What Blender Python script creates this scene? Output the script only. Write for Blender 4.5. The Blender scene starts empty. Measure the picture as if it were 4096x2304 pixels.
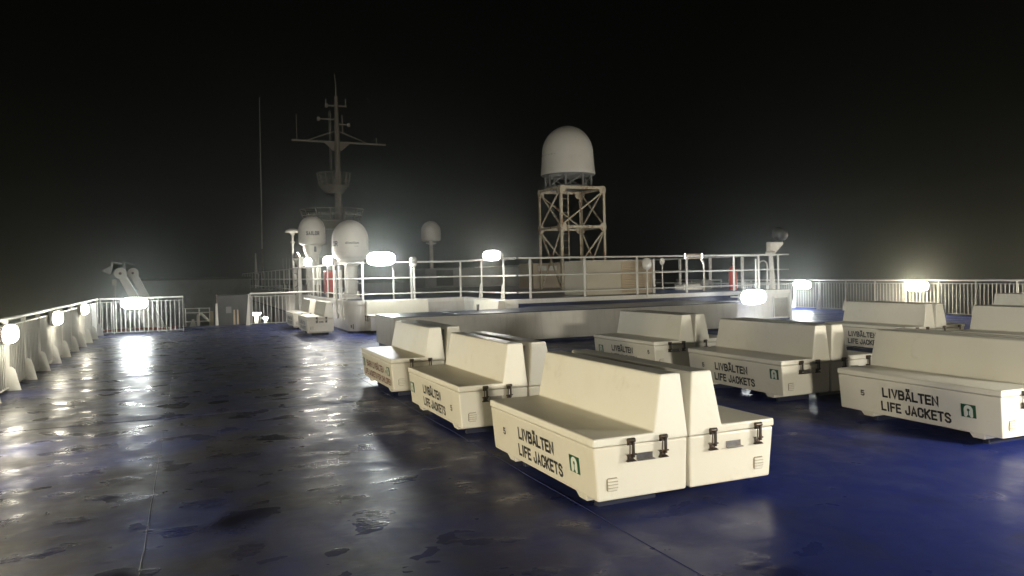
import bpy, bmesh, math, random
from mathutils import Vector, Matrix
R = math.radians
PI = math.pi
random.seed(7)
S = bpy.context.scene
C = S.collection

# ------------------------------------------------------------------ camera
cd = bpy.data.cameras.new('camera')
cam = bpy.data.objects.new('camera', cd); C.objects.link(cam); S.camera = cam
cd.sensor_width = 36.0; cd.lens = 26.63; cd.clip_start = 0.05; cd.clip_end = 1000.0
YAW, PITCH, ROLL = 0.403, -0.0207, -0.0219
fwd = Vector((math.sin(YAW), math.cos(YAW), 0)); rgt = Vector((math.cos(YAW), -math.sin(YAW), 0)); up = Vector((0, 0, 1))
fw = fwd * math.cos(PITCH) + up * math.sin(PITCH); u2 = up * math.cos(PITCH) - fwd * math.sin(PITCH)
rr = rgt * math.cos(ROLL) + u2 * math.sin(ROLL); uu = u2 * math.cos(ROLL) - rgt * math.sin(ROLL)
M = Matrix((rr, uu, -fw)).transposed().to_4x4(); M.translation = Vector((0, 0, 1.65))
cam.matrix_world = M

# ------------------------------------------------------------------ night sky, exposure
W = bpy.data.worlds.new('World'); S.world = W; W.use_nodes = True
wn = W.node_tree; wn.nodes.clear()
wo = wn.nodes.new('ShaderNodeOutputWorld'); bg = wn.nodes.new('ShaderNodeBackground')
sk = wn.nodes.new('ShaderNodeTexSky'); sk.sky_type = 'NISHITA'; sk.sun_disc = False
sk.sun_elevation = R(-4); sk.sun_rotation = R(200)
bg.inputs['Strength'].default_value = 0.0006
wn.links.new(sk.outputs[0], bg.inputs[0]); wn.links.new(bg.outputs[0], wo.inputs[0])
S.view_settings.view_transform = 'Standard'; S.view_settings.look = 'None'
S.view_settings.exposure = 0.0; S.view_settings.gamma = 1.0
S.cycles.use_denoising = True
S.cycles.max_bounces = 5; S.cycles.diffuse_bounces = 3; S.cycles.glossy_bounces = 3
S.cycles.transmission_bounces = 4; S.cycles.volume_bounces = 0
S.cycles.sample_clamp_indirect = 4.0
S.cycles.caustics_reflective = False; S.cycles.caustics_refractive = False
LAMP = 190.0           # radiance of a lamp's diffuser
HAZE = 0.0025          # haze density

# ------------------------------------------------------------------ materials
MATS = {}
def nt(name):
    m = bpy.data.materials.new(name); m.use_nodes = True
    n = m.node_tree; b = n.nodes['Principled BSDF']
    return m, n, b
def mk_noise(n, scale, detail=4, rough=.55, dist=0.0, vec=None, stretch=None):
    t = n.nodes.new('ShaderNodeTexNoise'); t.inputs['Scale'].default_value = scale
    t.inputs['Detail'].default_value = detail; t.inputs['Roughness'].default_value = rough
    t.inputs['Distortion'].default_value = dist
    if vec is None: vec = n.nodes.new('ShaderNodeNewGeometry').outputs['Position']
    if stretch:
        mp = n.nodes.new('ShaderNodeMapping'); mp.inputs['Scale'].default_value = stretch
        n.links.new(vec, mp.inputs['Vector']); vec = mp.outputs[0]
    n.links.new(vec, t.inputs['Vector'])
    return t.outputs['Fac']
def ramp(n, fac, a, b, ca=(0, 0, 0, 1), cb=(1, 1, 1, 1)):
    r = n.nodes.new('ShaderNodeValToRGB'); e = r.color_ramp.elements
    e[0].position = a; e[1].position = b; e[0].color = ca; e[1].color = cb
    n.links.new(fac, r.inputs[0]); return r.outputs[0]
def mixc(n, fac, a, b):
    m = n.nodes.new('ShaderNodeMix'); m.data_type = 'RGBA'
    if isinstance(fac, float): m.inputs[0].default_value = fac
    else: n.links.new(fac, m.inputs[0])
    for i, v in ((6, a), (7, b)):
        if isinstance(v, tuple): m.inputs[i].default_value = v if len(v) == 4 else (*v, 1)
        else: n.links.new(v, m.inputs[i])
    return m.outputs[2]
def bump(n, b, fac, strength, dist=0.01, prev=None):
    bp = n.nodes.new('ShaderNodeBump'); bp.inputs['Strength'].default_value = strength; bp.inputs['Distance'].default_value = dist
    n.links.new(fac, bp.inputs['Height'])
    if prev is not None: n.links.new(prev, bp.inputs['Normal'])
    n.links.new(bp.outputs[0], b.inputs['Normal']); return bp.outputs[0]
def paint(name, col, rough=.45, metal=0.0, dirt=None, dirt_amt=.35, scale=2.0, rust=None, rust_lo=.6, bstr=.05):
    m, n, b = nt(name); MATS[name] = m
    b.inputs['Roughness'].default_value = rough; b.inputs['Metallic'].default_value = metal
    f = mk_noise(n, scale, 6, .6)
    c0 = mixc(n, ramp(n, f, .35, .75), (*col, 1), tuple(v * (1 - dirt_amt * .5) for v in col) + (1,)) if dirt is None else \
         mixc(n, ramp(n, f, .45, .85), (*col, 1), (*dirt, 1))
    if rust:
        f2 = mk_noise(n, scale * 2.3, 8, .68, .4, stretch=(1, 1, .45))
        c0 = mixc(n, ramp(n, f2, rust_lo, rust_lo + .12), c0, (*rust, 1))
    if name.startswith(('white', 'wall')):
        f3 = mk_noise(n, 9, 5, .65, .3, stretch=(1, 1, .13)); f4 = mk_noise(n, 38, 3, .6)
        c0 = mixc(n, ramp(n, f3, .52, .82, (0, 0, 0, 1), (.55, .55, .55, 1)), c0, tuple(v * .62 for v in col) + (1,))
        c0 = mixc(n, ramp(n, f4, .74, .78, (0, 0, 0, 1), (.6, .6, .6, 1)), c0, (.12, .09, .06, 1))
    if name.startswith('gelcoat'):
        oi = n.nodes.new('ShaderNodeObjectInfo')
        c0 = mixc(n, ramp(n, oi.outputs['Random'], 0, 1, (0, 0, 0, 1), (.5, .5, .5, 1)), c0, (.71, .65, .52, 1))
        f4 = mk_noise(n, 34, 3, .6); f5 = mk_noise(n, 5.5, 7, .7, .6)
        c0 = mixc(n, ramp(n, f5, .57, .80, (0, 0, 0, 1), (.45, .45, .45, 1)), c0, tuple(v * k_ for v, k_ in zip(col, (.66, .60, .50))) + (1,))
        c0 = mixc(n, ramp(n, f4, .75, .79, (0, 0, 0, 1), (.5, .5, .5, 1)), c0, (.14, .10, .06, 1))
    n.links.new(c0, b.inputs['Base Color'])
    if bstr: bump(n, b, mk_noise(n, scale * 22, 3), bstr, .004)
    return m
paint('gelcoat', (.80, .76, .64), .34, dirt=(.75, .69, .54), scale=1.6, bstr=.02)
paint('gelcoat_lid', (.80, .765, .65), .42, dirt=(.75, .69, .54), scale=1.5, bstr=.02)
paint('white_paint', (.74, .72, .66), .4, dirt=(.62, .58, .5), scale=1.7, rust=(.36, .2, .09), rust_lo=.76)
paint('wall_paint', (.70, .67, .60), .38, dirt=(.57, .53, .46), scale=1.1, rust=(.4, .23, .12), rust_lo=.79, bstr=.08)
paint('rail_paint', (.74, .73, .68), .36, dirt=(.6, .56, .48), scale=3, rust=(.3, .16, .07), rust_lo=.74)
paint('tower_paint', (.60, .54, .42), .55, dirt=(.46, .37, .23), scale=2.6, rust=(.24, .09, .025), rust_lo=.515)
paint('mast_paint', (.25, .22, .175), .5, dirt=(.19, .16, .12), scale=1.2)
paint('radome_white', (.74, .71, .64), .35, dirt=(.66, .62, .54), scale=1.4, bstr=.02)
paint('blue_paint', (.013, .019, .07), .45, dirt=(.016, .02, .05), scale=2)
paint('blue_dark', (.008, .01, .03), .6)
paint('roof_blue', (.02, .032, .085), .3, dirt=(.05, .06, .09), scale=1.6, bstr=.15)
paint('dark_metal', (.10, .085, .07), .35, .8, dirt=(.16, .08, .035), scale=14)
paint('steel', (.36, .34, .31), .3, .9, dirt=(.22, .17, .12), scale=14)
paint('davit_paint', (.33, .31, .27), .5, dirt=(.25, .22, .18))
paint('black_paint', (.02, .02, .02), .45)
paint('grey_paint', (.2, .2, .2), .5, dirt=(.14, .13, .12))
paint('dark_grey', (.06, .062, .065), .55, dirt=(.09, .085, .08))
paint('red_paint', (.36, .035, .025), .35, dirt=(.3, .04, .03))
paint('orange_paint', (.22, .055, .025), .6, dirt=(.16, .04, .02))
paint('cream_paint', (.52, .47, .37), .5, dirt=(.43, .38, .28), scale=1.4)
paint('vent_outline', (.30, .25, .17), .6)  # brown frame plate that outlines the vent slats
paint('tan_paint', (.5, .40, .28), .45, dirt=(.4, .31, .21))
paint('green_sign', (.01, .085, .03), .4, bstr=0)
paint('sign_white', (.75, .78, .68), .4, bstr=0)
paint('letter_black', (.012, .010, .008), .6, dirt=(.03, .025, .02), scale=30, bstr=0)
paint('letter_red', (.16, .045, .02), .5, dirt=(.3, .16, .08), scale=24, bstr=0)
paint('letter_grey', (.07, .075, .07), .5, bstr=0)
paint('tape_yellow', (.55, .5, .08), .4, bstr=0)
paint('rope', (.35, .33, .28), .8, bstr=0)
def lampmat(name, col, k):
    m, n, b = nt(name); MATS[name] = m
    b.inputs['Base Color'].default_value = (.8, .8, .78, 1); b.inputs['Roughness'].default_value = .4
    b.inputs['Emission Color'].default_value = (*col, 1); b.inputs['Emission Strength'].default_value = LAMP * k
lampmat('lamp_warm', (1.0, .90, .66), 1.0)
lampmat('lamp_white', (1.0, .97, .88), .8)
lampmat('lamp_cool', (.94, 1.0, .97), .65)
lampmat('lamp_wall', (.94, 1.0, 1.0), .55)
lampmat('lamp_small', (1.0, .95, .85), .8)
lampmat('lamp_near', (1.0, .97, .88), 2.6)
lampmat('lamp_back', (1.0, .95, .82), 4.5)
lampmat('lamp_left', (1.0, .88, .60), 1.0)
lampmat('lamp_rail', (1.0, .93, .74), .28)
m, n, b = nt('clear_plastic'); MATS['clear_plastic'] = m
b.inputs['Base Color'].default_value = (.75, .74, .68, 1); b.inputs['Roughness'].default_value = .25; b.inputs['Transmission Weight'].default_value = .5
m, n, b = nt('glass'); MATS['glass'] = m
b.inputs['Base Color'].default_value = (.95, .97, .96, 1); b.inputs['Roughness'].default_value = .02; b.inputs['Transmission Weight'].default_value = 1; b.inputs['IOR'].default_value = 1.18
# wet painted deck
m, n, b = nt('wet_deck'); MATS['wet_deck'] = m
pos = n.nodes.new('ShaderNodeNewGeometry').outputs['Position']
mid = mk_noise(n, 1.0, 6, .62, .3, vec=pos)
fine = mk_noise(n, 15, 2, .5, .1, vec=pos, stretch=(.85, 1.2, 1))
smear = mk_noise(n, 2.1, 5, .62, .5, vec=pos, stretch=(1.2, .8, 1))
wet = mk_noise(n, 2.5, 3, .55, .15, vec=pos, stretch=(.9, 1.15, 1))
wave = mk_noise(n, 2.2, 3, .5, .4, vec=pos, stretch=(.7, 1.8, 1))
pud = mk_noise(n, 1.15, 2.2, .45, .35, vec=pos, stretch=(1, 1.25, 1))
puddle0 = ramp(n, pud, .64, .72)
edge0 = ramp(n, pud, .60, .70)
sep = n.nodes.new('ShaderNodeSeparateXYZ'); n.links.new(pos, sep.inputs[0])
walk = n.nodes.new('ShaderNodeMapRange'); walk.inputs['From Min'].default_value = 4.5; walk.inputs['From Max'].default_value = 1.0; n.links.new(sep.outputs[0], walk.inputs['Value'])
def mulw(f):
    q = n.nodes.new('ShaderNodeMath'); q.operation = 'MULTIPLY'; n.links.new(f, q.inputs[0]); n.links.new(walk.outputs[0], q.inputs[1]); return q.outputs[0]
puddle = mulw(puddle0); edge = mulw(edge0)
greyf = n.nodes.new('ShaderNodeMath'); greyf.operation = 'MULTIPLY'; n.links.new(walk.outputs[0], greyf.inputs[0]); n.links.new(ramp(n, mid, .12, .60), greyf.inputs[1])  # greyer towards the left side, broken up by noise
colr = mixc(n, ramp(n, fine, .35, .75), (.015, .03, .20, 1), (.022, .036, .17, 1))
colr = mixc(n, ramp(n, mid, .56, .78), colr, (.03, .03, .06, 1))
colr = mixc(n, greyf.outputs[0], colr, (.034, .034, .046, 1))
colr = mixc(n, edge, colr, (.013, .014, .028, 1))
n.links.new(colr, b.inputs['Base Color'])
wk2 = n.nodes.new('ShaderNodeMapRange'); wk2.inputs['To Min'].default_value = .86; wk2.inputs['To Max'].default_value = 1.0; n.links.new(walk.outputs[0], wk2.inputs['Value'])
wtt = n.nodes.new('ShaderNodeMath'); wtt.operation = 'MULTIPLY'; n.links.new(wet, wtt.inputs[0]); n.links.new(wk2.outputs[0], wtt.inputs[1])
wetm = ramp(n, wtt.outputs[0], .50, .67)
rg = mixc(n, ramp(n, smear, .36, .68), (.30, .30, .30, 1), (.52, .52, .52, 1))
rg = mixc(n, wetm, rg, (.17, .17, .17, 1))
rg = mixc(n, puddle, rg, (.09, .09, .09, 1))
n.links.new(rg, b.inputs['Roughness'])
b.inputs['Specular IOR Level'].default_value = .14
p1 = bump(n, b, wave, .25, .02)
pm = n.nodes.new('ShaderNodeMath'); pm.operation = 'MULTIPLY'; n.links.new(fine, pm.inputs[0]); n.links.new(wetm, pm.inputs[1])
bump(n, b, pm.outputs[0], .3, .010, p1)
# sea
m, n, b = nt('sea_water'); MATS['sea_water'] = m
b.inputs['Base Color'].default_value = (.004, .006, .008, 1); b.inputs['Roughness'].default_value = .15
bump(n, b, mk_noise(n, .35, 6), .5, .6)

# ------------------------------------------------------------------ mesh helpers
class MB:
    def __init__(s): s.v = []; s.f = []; s.sm = []
    def add(s, vs, fs, smooth=False):
        o = len(s.v); s.v += [tuple(p) for p in vs]
        for f in fs: s.f.append(tuple(i + o for i in f)); s.sm.append(smooth)
        return s
    def hexa(s, p):   # 8 corners, bottom 0-3 ccw, top 4-7
        return s.add(p, [(3, 2, 1, 0), (4, 5, 6, 7), (0, 1, 5, 4), (1, 2, 6, 5), (2, 3, 7, 6), (3, 0, 4, 7)])
    def box(s, x0, x1, y0, y1, z0, z1):
        return s.hexa([(x0, y0, z0), (x1, y0, z0), (x1, y1, z0), (x0, y1, z0), (x0, y0, z1), (x1, y0, z1), (x1, y1, z1), (x0, y1, z1)])
    def beam(s, a, b, w, h, ref=(0, 0, 1)):
        a = Vector(a); b = Vector(b); d = (b - a).normalized(); r = Vector(ref)
        if abs(d.dot(r)) > .98: r = Vector((0, 1, 0))
        x = d.cross(r).normalized() * (w / 2); y = x.cross(d).normalized() * (h / 2)
        return s.hexa([a - x - y, a + x - y, a + x + y, a - x + y, b - x - y, b + x - y, b + x + y, b - x + y])
    def tube(s, pts, r, n=8, caps=True):
        pts = [Vector(p) for p in pts]; rings = []
        rs = r if isinstance(r, (list, tuple)) else [r] * len(pts)
        prev = None
        for i, p in enumerate(pts):
            d = ((pts[min(i + 1, len(pts) - 1)] - p).normalized() + (p - pts[max(i - 1, 0)]).normalized()).normalized()
            if prev is None:
                a = Vector((0, 0, 1)) if abs(d.z) < .9 else Vector((1, 0, 0)); u = d.cross(a).normalized()
            else: u = (prev - d * prev.dot(d)).normalized()
            prev = u; w = d.cross(u)
            rings.append([p + (u * math.cos(2 * PI * k / n) + w * math.sin(2 * PI * k / n)) * rs[i] for k in range(n)])
        vs = [v for ring in rings for v in ring]; fs = []
        for i in range(len(pts) - 1):
            for k in range(n):
                fs.append((i * n + k, i * n + (k + 1) % n, (i + 1) * n + (k + 1) % n, (i + 1) * n + k))
        s.add(vs, fs, True)
        if caps:
            s.add(rings[0], [tuple(range(n - 1, -1, -1))]); s.add(rings[-1], [tuple(range(n))])
        return s
    def lathe(s, prof, n=32, c=(0, 0, 0), smooth=True):   # prof: (r, z) bottom to top
        vs = []; fs = []
        for r, z in prof:
            for k in range(n): vs.append((c[0] + r * math.cos(2 * PI * k / n), c[1] + r * math.sin(2 * PI * k / n), c[2] + z))
        for i in range(len(prof) - 1):
            for k in range(n): fs.append((i * n + k, i * n + (k + 1) % n, (i + 1) * n + (k + 1) % n, (i + 1) * n + k))
        s.add(vs, fs, smooth)
        if prof[0][0] > 1e-4: s.add(vs[:n], [tuple(range(n - 1, -1, -1))])
        if prof[-1][0] > 1e-4: s.add(vs[-n:], [tuple(range(n))])
        return s
    def prism(s, poly, f0, f1):   # poly 2d ccw; f0/f1 map (a,b)->3d for the two ends
        k = len(poly)
        vs = [f0(*p) for p in poly] + [f1(*p) for p in poly]
        fs = [tuple(range(k - 1, -1, -1)), tuple(range(k, 2 * k))] + [(i, (i + 1) % k, k + (i + 1) % k, k + i) for i in range(k)]
        return s.add(vs, fs)
    def mesh(s, name, mat, bevel=0, seg=2, merge=False):
        me = bpy.data.meshes.new(name); me.from_pydata(s.v, [], s.f)
        for p, q in zip(me.polygons, s.sm): p.use_smooth = q
        bm = bmesh.new(); bm.from_mesh(me)
        if merge: bmesh.ops.remove_doubles(bm, verts=bm.verts, dist=1e-5)
        bmesh.ops.recalc_face_normals(bm, faces=bm.faces)
        if bevel: bmesh.ops.bevel(bm, geom=list(bm.edges), offset=bevel, segments=seg, affect='EDGES', profile=.5, clamp_overlap=True)
        bm.to_mesh(me); bm.free()
        me.materials.append(MATS[mat]); return me
def ob(name, me, parent=None, loc=(0, 0, 0), rz=0):
    o = bpy.data.objects.new(name, me); C.objects.link(o); o.location = loc; o.rotation_euler = (0, 0, rz)
    if parent: o.parent = parent
    return o
def thing(name, label, cat, loc=(0, 0, 0), rz=0, group=None, me=None):
    o = bpy.data.objects.new(name, me); C.objects.link(o); o.location = loc; o.rotation_euler = (0, 0, rz)
    o['label'] = label; o['category'] = cat
    if group: o['group'] = group
    return o
def struct(name, me, parent=None):
    o = ob(name, me, parent); o['kind'] = 'structure'; return o
FONTC = {}; CAP = [0]
def text_pts(body, w, h, offset=0.0, dep=.0012):
    key = (body, offset)
    if key not in FONTC:
        cu = bpy.data.curves.new('t', 'FONT'); cu.body = body; cu.size = 1; cu.extrude = .02; cu.offset = offset; cu.resolution_u = 3
        t = bpy.data.objects.new('t', cu); C.objects.link(t)
        dg = bpy.context.evaluated_depsgraph_get(); dg.update()
        me = bpy.data.meshes.new_from_object(t.evaluated_get(dg))
        FONTC[key] = ([v.co.copy() for v in me.vertices], [tuple(p.vertices) for p in me.polygons])
        bpy.data.objects.remove(t); bpy.data.curves.remove(cu); bpy.data.meshes.remove(me)
    vs, fs = FONTC[key]
    x0 = min(v.x for v in vs); x1 = max(v.x for v in vs); y0 = 0.0; y1 = CAP[0] or .7
    return [((v.x - x0) / (x1 - x0) * w, (v.y - y0) / (y1 - y0) * h, dep if v.z > 0 else -dep) for v in vs], fs

text_pts('E', 1, 1); CAP[0] = max(v.y for v in FONTC[('E', 0.0)][0]); print('cap', CAP)
GL = {'L': (.86, [[(0, 1), (0, 0), (1, 0)]]), 'I': (.3, [[(.5, 0), (.5, 1)]]), 'V': (1, [[(0, 1), (.5, 0), (1, 1)]]),
 'B': (1, [[(.7, .52), (.95, .62), (.95, .88), (.7, 1), (0, 1), (0, 0), (.72, 0), (1, .13), (1, .39), (.72, .52), (0, .52)]]),
 'A': (1, [[(0, 0), (.5, 1), (1, 0)], [(.22, .28), (.78, .28)]]), 'Ä': (1, [[(0, 0), (.5, 1), (1, 0)], [(.22, .28), (.78, .28)], [(.26, 1.18), (.26, 1.32)], [(.74, 1.18), (.74, 1.32)]]),
 'T': (.95, [[(0, 1), (1, 1)], [(.5, .95), (.5, 0)]]), 'E': (.88, [[(1, 1), (0, 1), (0, 0), (1, 0)], [(0, .52), (.88, .52)]]), 'F': (.85, [[(1, 1), (0, 1), (0, 0)], [(0, .52), (.85, .52)]]),
 'N': (1, [[(0, 0), (0, 1), (1, 0), (1, 1)]]), 'J': (.85, [[(1, 1), (1, .18), (.75, 0), (.25, 0), (0, .18), (0, .32)]]),
 'C': (1, [[(1, .70), (1, .86), (.74, 1), (.26, 1), (0, .86), (0, .14), (.26, 0), (.74, 0), (1, .14), (1, .30)]]), 'K': (1, [[(0, 0), (0, 1)], [(1, 1), (0, .38)], [(.32, .58), (1, 0)]]),
 'S': (1, [[(.95, .84), (.70, 1), (.28, 1), (.02, .86), (.02, .70), (.26, .57), (.74, .46), (1, .32), (1, .13), (.72, 0), (.28, 0), (.02, .17)]]),
 'R': (1, [[(0, 0), (0, 1), (.72, 1), (.97, .88), (.97, .60), (.72, .48), (0, .48)], [(.55, .48), (1, 0)]]), 'H': (1, [[(0, 0), (0, 1)], [(1, 0), (1, 1)], [(0, .52), (1, .52)]]),
 'O': (1, [[(.5, 0), (.26, 0), (0, .14), (0, .86), (.26, 1), (.74, 1), (1, .86), (1, .14), (.74, 0), (.5, 0)]]), 'D': (1, [[(0, .5), (0, 1), (.7, 1), (1, .84), (1, .16), (.7, 0), (0, 0), (0, .5)]]),
 'P': (1, [[(0, 0), (0, 1), (.72, 1), (.97, .88), (.97, .60), (.72, .48), (0, .48)]]),
 '5': (1, [[(.95, 1), (.12, 1), (.06, .54), (.7, .60), (1, .44), (1, .16), (.72, 0), (.28, 0), (.02, .12)]]), '1': (.5, [[(0, .8), (.6, 1), (.6, 0)]]),
 '6': (1, [[(.95, .86), (.74, 1), (.26, 1), (0, .86), (0, .14), (.26, 0), (.74, 0), (1, .14), (1, .42), (.74, .56), (.26, .56), (0, .44)]]), '-': (.7, [[(0, .5), (1, .5)]])}
def stroke_pts(body, w, h, th=.205, gap=.11):
    """condensed bold capitals drawn as strokes, fitted to w x h (metres)"""
    t = th * h; tot = 0
    units = [(.25 if c == ' ' else GL[c][0]) for c in body]
    gp = gap * h * .5 + t
    cw = (w - t - gp * (len(body) - 1)) / max(.01, sum(units)); x = t / 2
    if cw < .12 * h: gp = gap * h * .3 + t; cw = max(.1 * h, (w - t - gp * (len(body) - 1)) / sum(units))
    vs = []; fs = []; lift = 0
    for c, u in zip(body, units):
        if c != ' ':
            for k, pl in enumerate(GL[c][1]):
                P = [Vector((x + p[0] * u * cw, t / 2 + p[1] * (h - t))) for p in pl]
                L_ = []; 
                for i in range(len(P)):
                    d0 = (P[i] - P[i - 1]).normalized() if i > 0 else (P[1] - P[0]).normalized()
                    d1 = (P[i + 1] - P[i]).normalized() if i < len(P) - 1 else d0
                    n0 = Vector((-d0.y, d0.x)); n1 = Vector((-d1.y, d1.x)); nn = n0 + n1
                    nn = nn.normalized() if nn.length > .2 else n0
                    m_ = min(1.7, 1 / max(.3, nn.dot(n0)))
                    e = Vector((0, 0))
                    if i == 0: e = -d0 * t * .5
                    if i == len(P) - 1: e = d0 * t * .5
                    L_.append((P[i] + e + nn * m_ * t / 2, P[i] + e - nn * m_ * t / 2))
                o = len(vs)
                for a_, b2 in L_: vs.append((a_.x, a_.y, .0004 * k)); vs.append((b2.x, b2.y, .0004 * k))
                for i in range(len(P) - 1): fs.append((o + 2 * i, o + 2 * i + 1, o + 2 * i + 3, o + 2 * i + 2))
        x += u * cw + gp
    return vs, fs
# ------------------------------------------------------------------ deck
SX = [-2.72, -.30, 2.50, 5.30, 8.10, 10.9, 13.7, 16.5, 19.3, 22.12]
SY = [-13.0, -2.0, 2.2, 6.6, 9.95, 14.6, 19.2, 23.6, 28.1, 36.0]
def warp(x, y):
    fr = .0068 * (math.sin(PI * y / 1.36) ** 2) * (.6 + .4 * math.sin(1.7 * x + .6 * y))
    lo = .0045 * math.sin(.9 * x + .35 * y + 1.0) * math.sin(.55 * y - .4 * x)
    dip = sum(.005 * math.exp(-((y - q) / .16) ** 2) for q in (9.95, 14.6)) + sum(.003 * math.exp(-((x - q) / .2) ** 2) for q in SX[1:4])
    return fr + lo - dip - .004
deck = struct('deck', None)
def plate(x0, x1, y0, y1):
    nx = max(6, int((x1 - x0) / .28)); ny = max(8, int((y1 - y0) / .1))
    vs = []; fs = []
    for j in range(ny + 1):
        for i in range(nx + 1):
            x = x0 + (x1 - x0) * i / nx; y = y0 + (y1 - y0) * j / ny
            vs.append((x, y, warp(x, y)))
    for j in range(ny):
        for i in range(nx):
            a = j * (nx + 1) + i; fs.append((a, a + 1, a + nx + 2, a + nx + 1))
    b_ = MB(); b_.add(vs, fs, True)
    ob('deck_plate', b_.mesh('deck_plate', 'wet_deck'), deck)
for i in range(len(SX) - 1):
    for j in range(len(SY) - 1):
        x0, x1, y0, y1 = SX[i], SX[i + 1], SY[j], SY[j + 1]
        if y0 >= 28 and x1 < 17.2: continue
        if y0 >= 23.5 and x0 > 5 and x1 < 17.2: continue
        plate(x0, x1, y0, y1)
def bead(pts, r=.004):
    b_ = MB(); b_.tube([(x, y, warp(x, y) + .001) for x, y in pts], r, 6)
    ob('weld_seam', b_.mesh('weld_seam', 'wet_deck'), deck)
for x in SX[1:3]:
    y1 = 36 if x > 17 else (28.1 if x < 4 else 18)
    k = int((y1 + 2) / .2); bead([(x + random.uniform(-.003, .003), -2 + i * .2) for i in range(k + 1)])
for y in (9.95, 14.6):
    xe = 2.5; k = int((xe + 2.7) / .25)
    bead([(-2.7 + i * .25, y + random.uniform(-.003, .003)) for i in range(k + 1)])
eb = MB(); eb.box(-.25, 4.2, 28.05, 28.16, -.25, .035); ob('deck_edge_coaming', eb.mesh('deck_edge_coaming', 'blue_paint', .01), deck)
eb = MB(); eb.box(-2.75, 22.15, 28.17, 28.3, -3.2, -.02); ob('deck_edge_girder', eb.mesh('deck_edge_girder', 'grey_paint'), deck)

# lower foredeck and sea
lb = MB(); lb.box(-3.2, 4.15, 28.31, 72, -2.75, -2.6); struct('lower_deck', lb.mesh('lower_deck', 'dark_grey'))
sb = MB(); sb.add([(-200, -200, -22), (200, -200, -22), (200, 200, -22), (-200, 200, -22)], [(0, 1, 2, 3)]); struct('water', sb.mesh('water', 'sea_water'))

# ------------------------------------------------------------------ deckhouse
ZH = .94
house = thing('deckhouse', 'low white deckhouse with blue roof, rounded corner and open guard rails on top', 'deckhouse')
def arc(cx, cy, r, a0, a1, k=8): return [(cx + r * math.cos(a0 + (a1 - a0) * i / k), cy + r * math.sin(a0 + (a1 - a0) * i / k)) for i in range(k + 1)]
# outline ccw from left front corner
out = arc(4.5, 22.0, .3, PI, 1.5 * PI) + [(7.66, 21.7)] + [(7.66, 18.62)] + arc(8.02, 18.6, .36, PI, 1.5 * PI) + [(17.15, 18.24), (17.15, 70), (4.2, 70)]
hb = MB(); hb.prism(out, lambda a, b_: (a, b_, -.02), lambda a, b_: (a, b_, ZH - .12)); ob('wall', hb.mesh('wall', 'wall_paint'), house)
lowb = MB(); lowb.box(4.21, 17.14, 28.35, 69.9, -3.2, -.03); ob('lower_wall', lowb.mesh('lower_wall', 'grey_paint'), house)
def off(poly, d):
    res = []; k = len(poly)
    for i in range(k):
        a = Vector(poly[i - 1]); p = Vector(poly[i]); c = Vector(poly[(i + 1) % k])
        n1 = Vector(((p - a).y, -(p - a).x)).normalized(); n2 = Vector(((c - p).y, -(c - p).x)).normalized()
        nn = (n1 + n2); nn = nn.normalized() if nn.length > 1e-6 else n1
        res.append(tuple(p + nn * d / max(.4, nn.dot(n1))))
    return res
o1 = off(out, .018)
hb = MB(); hb.prism(o1, lambda a, b_: (a, b_, ZH - .118), lambda a, b_: (a, b_, ZH - .004)); ob('fascia', hb.mesh('fascia', 'white_paint', .008), house)
o2 = off(out, -.05)
hb = MB(); hb.prism(o2, lambda a, b_: (a, b_, ZH - .05), lambda a, b_: (a, b_, ZH + .004)); ob('roof_deck', hb.mesh('roof_deck', 'roof_blue'), house)
# blue band above the low hatch top
hb = MB(); hb.prism([(7.95, 18.2), (15.1, 18.2), (15.1, 18.238), (7.95, 18.238)], lambda a, b_: (a, b_, .66), lambda a, b_: (a, b_, ZH - .121)); ob('blue_band', hb.mesh('blue_band', 'blue_paint'), house)
hb = MB(); hb.box(15.1, 15.35, 18.19, 18.238, .6, ZH - .122); ob('cover_plate', hb.mesh('cover_plate', 'white_paint', .006), house)
hb = MB(); hb.prism(off(out, .006), lambda a, b_: (a, b_, -.02), lambda a, b_: (a, b_, .06)); ob('base_band', hb.mesh('base_band', 'blue_paint'), house)
# louvre at the right end
lv = ob('louvre', None, house)
hb = MB(); hb.box(16.46, 16.50, 18.19, 18.239, .08, .74); hb.box(17.02, 17.06, 18.19, 18.239, .08, .74); hb.box(16.5, 17.02, 18.19, 18.239, .70, .74); hb.box(16.5, 17.02, 18.19, 18.239, .08, .12)
ob('louvre_frame', hb.mesh('louvre_frame', 'wall_paint'), lv)
hb = MB(); hb.hexa([(16.5, 18.195, 0), (17.02, 18.195, 0), (17.02, 18.236, .022), (16.5, 18.236, .022), (16.5, 18.195, .008), (17.02, 18.195, .008), (17.02, 18.236, .03), (16.5, 18.236, .03)])
sl = hb.mesh('slat', 'wall_paint')
for i in range(16): ob('slat', sl, lv, (0, 0, .122 + i * .0355))
hb = MB(); hb.tube([(17.11, 18.17, 0), (17.11, 18.17, .86)], .035, 10); ob('drain_pipe', hb.mesh('drain_pipe', 'white_paint'), house)
# bent pipes on the left wall
for y in (23.15, 22.3):
    hb = MB(); pts = [(4.11, y + .12, 1.83), (4.10, y + .02, .55)] + [(4.10, y - .0 - .1 + .1 * math.cos(a), .50 - .1 * math.sin(a)) for a in [i * PI / 8 for i in range(1, 8)]] + [(4.10, y - .2, .52)]
    hb.tube(pts, .03, 8); hb.beam((4.1, y + .05, .9), (4.21, y + .05, .9), .03, .03)
    ob('bent_pipe', hb.mesh('bent_pipe', 'white_paint'), house)
hb = MB(); hb.box(4.29, 4.31, 21.74, 21.76, .12, .26); hb.box(4.24, 4.27, 21.80, 21.83, .16, .24); ob('lashing_eye', hb.mesh('lashing_eye', 'dark_metal'), house)

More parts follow.
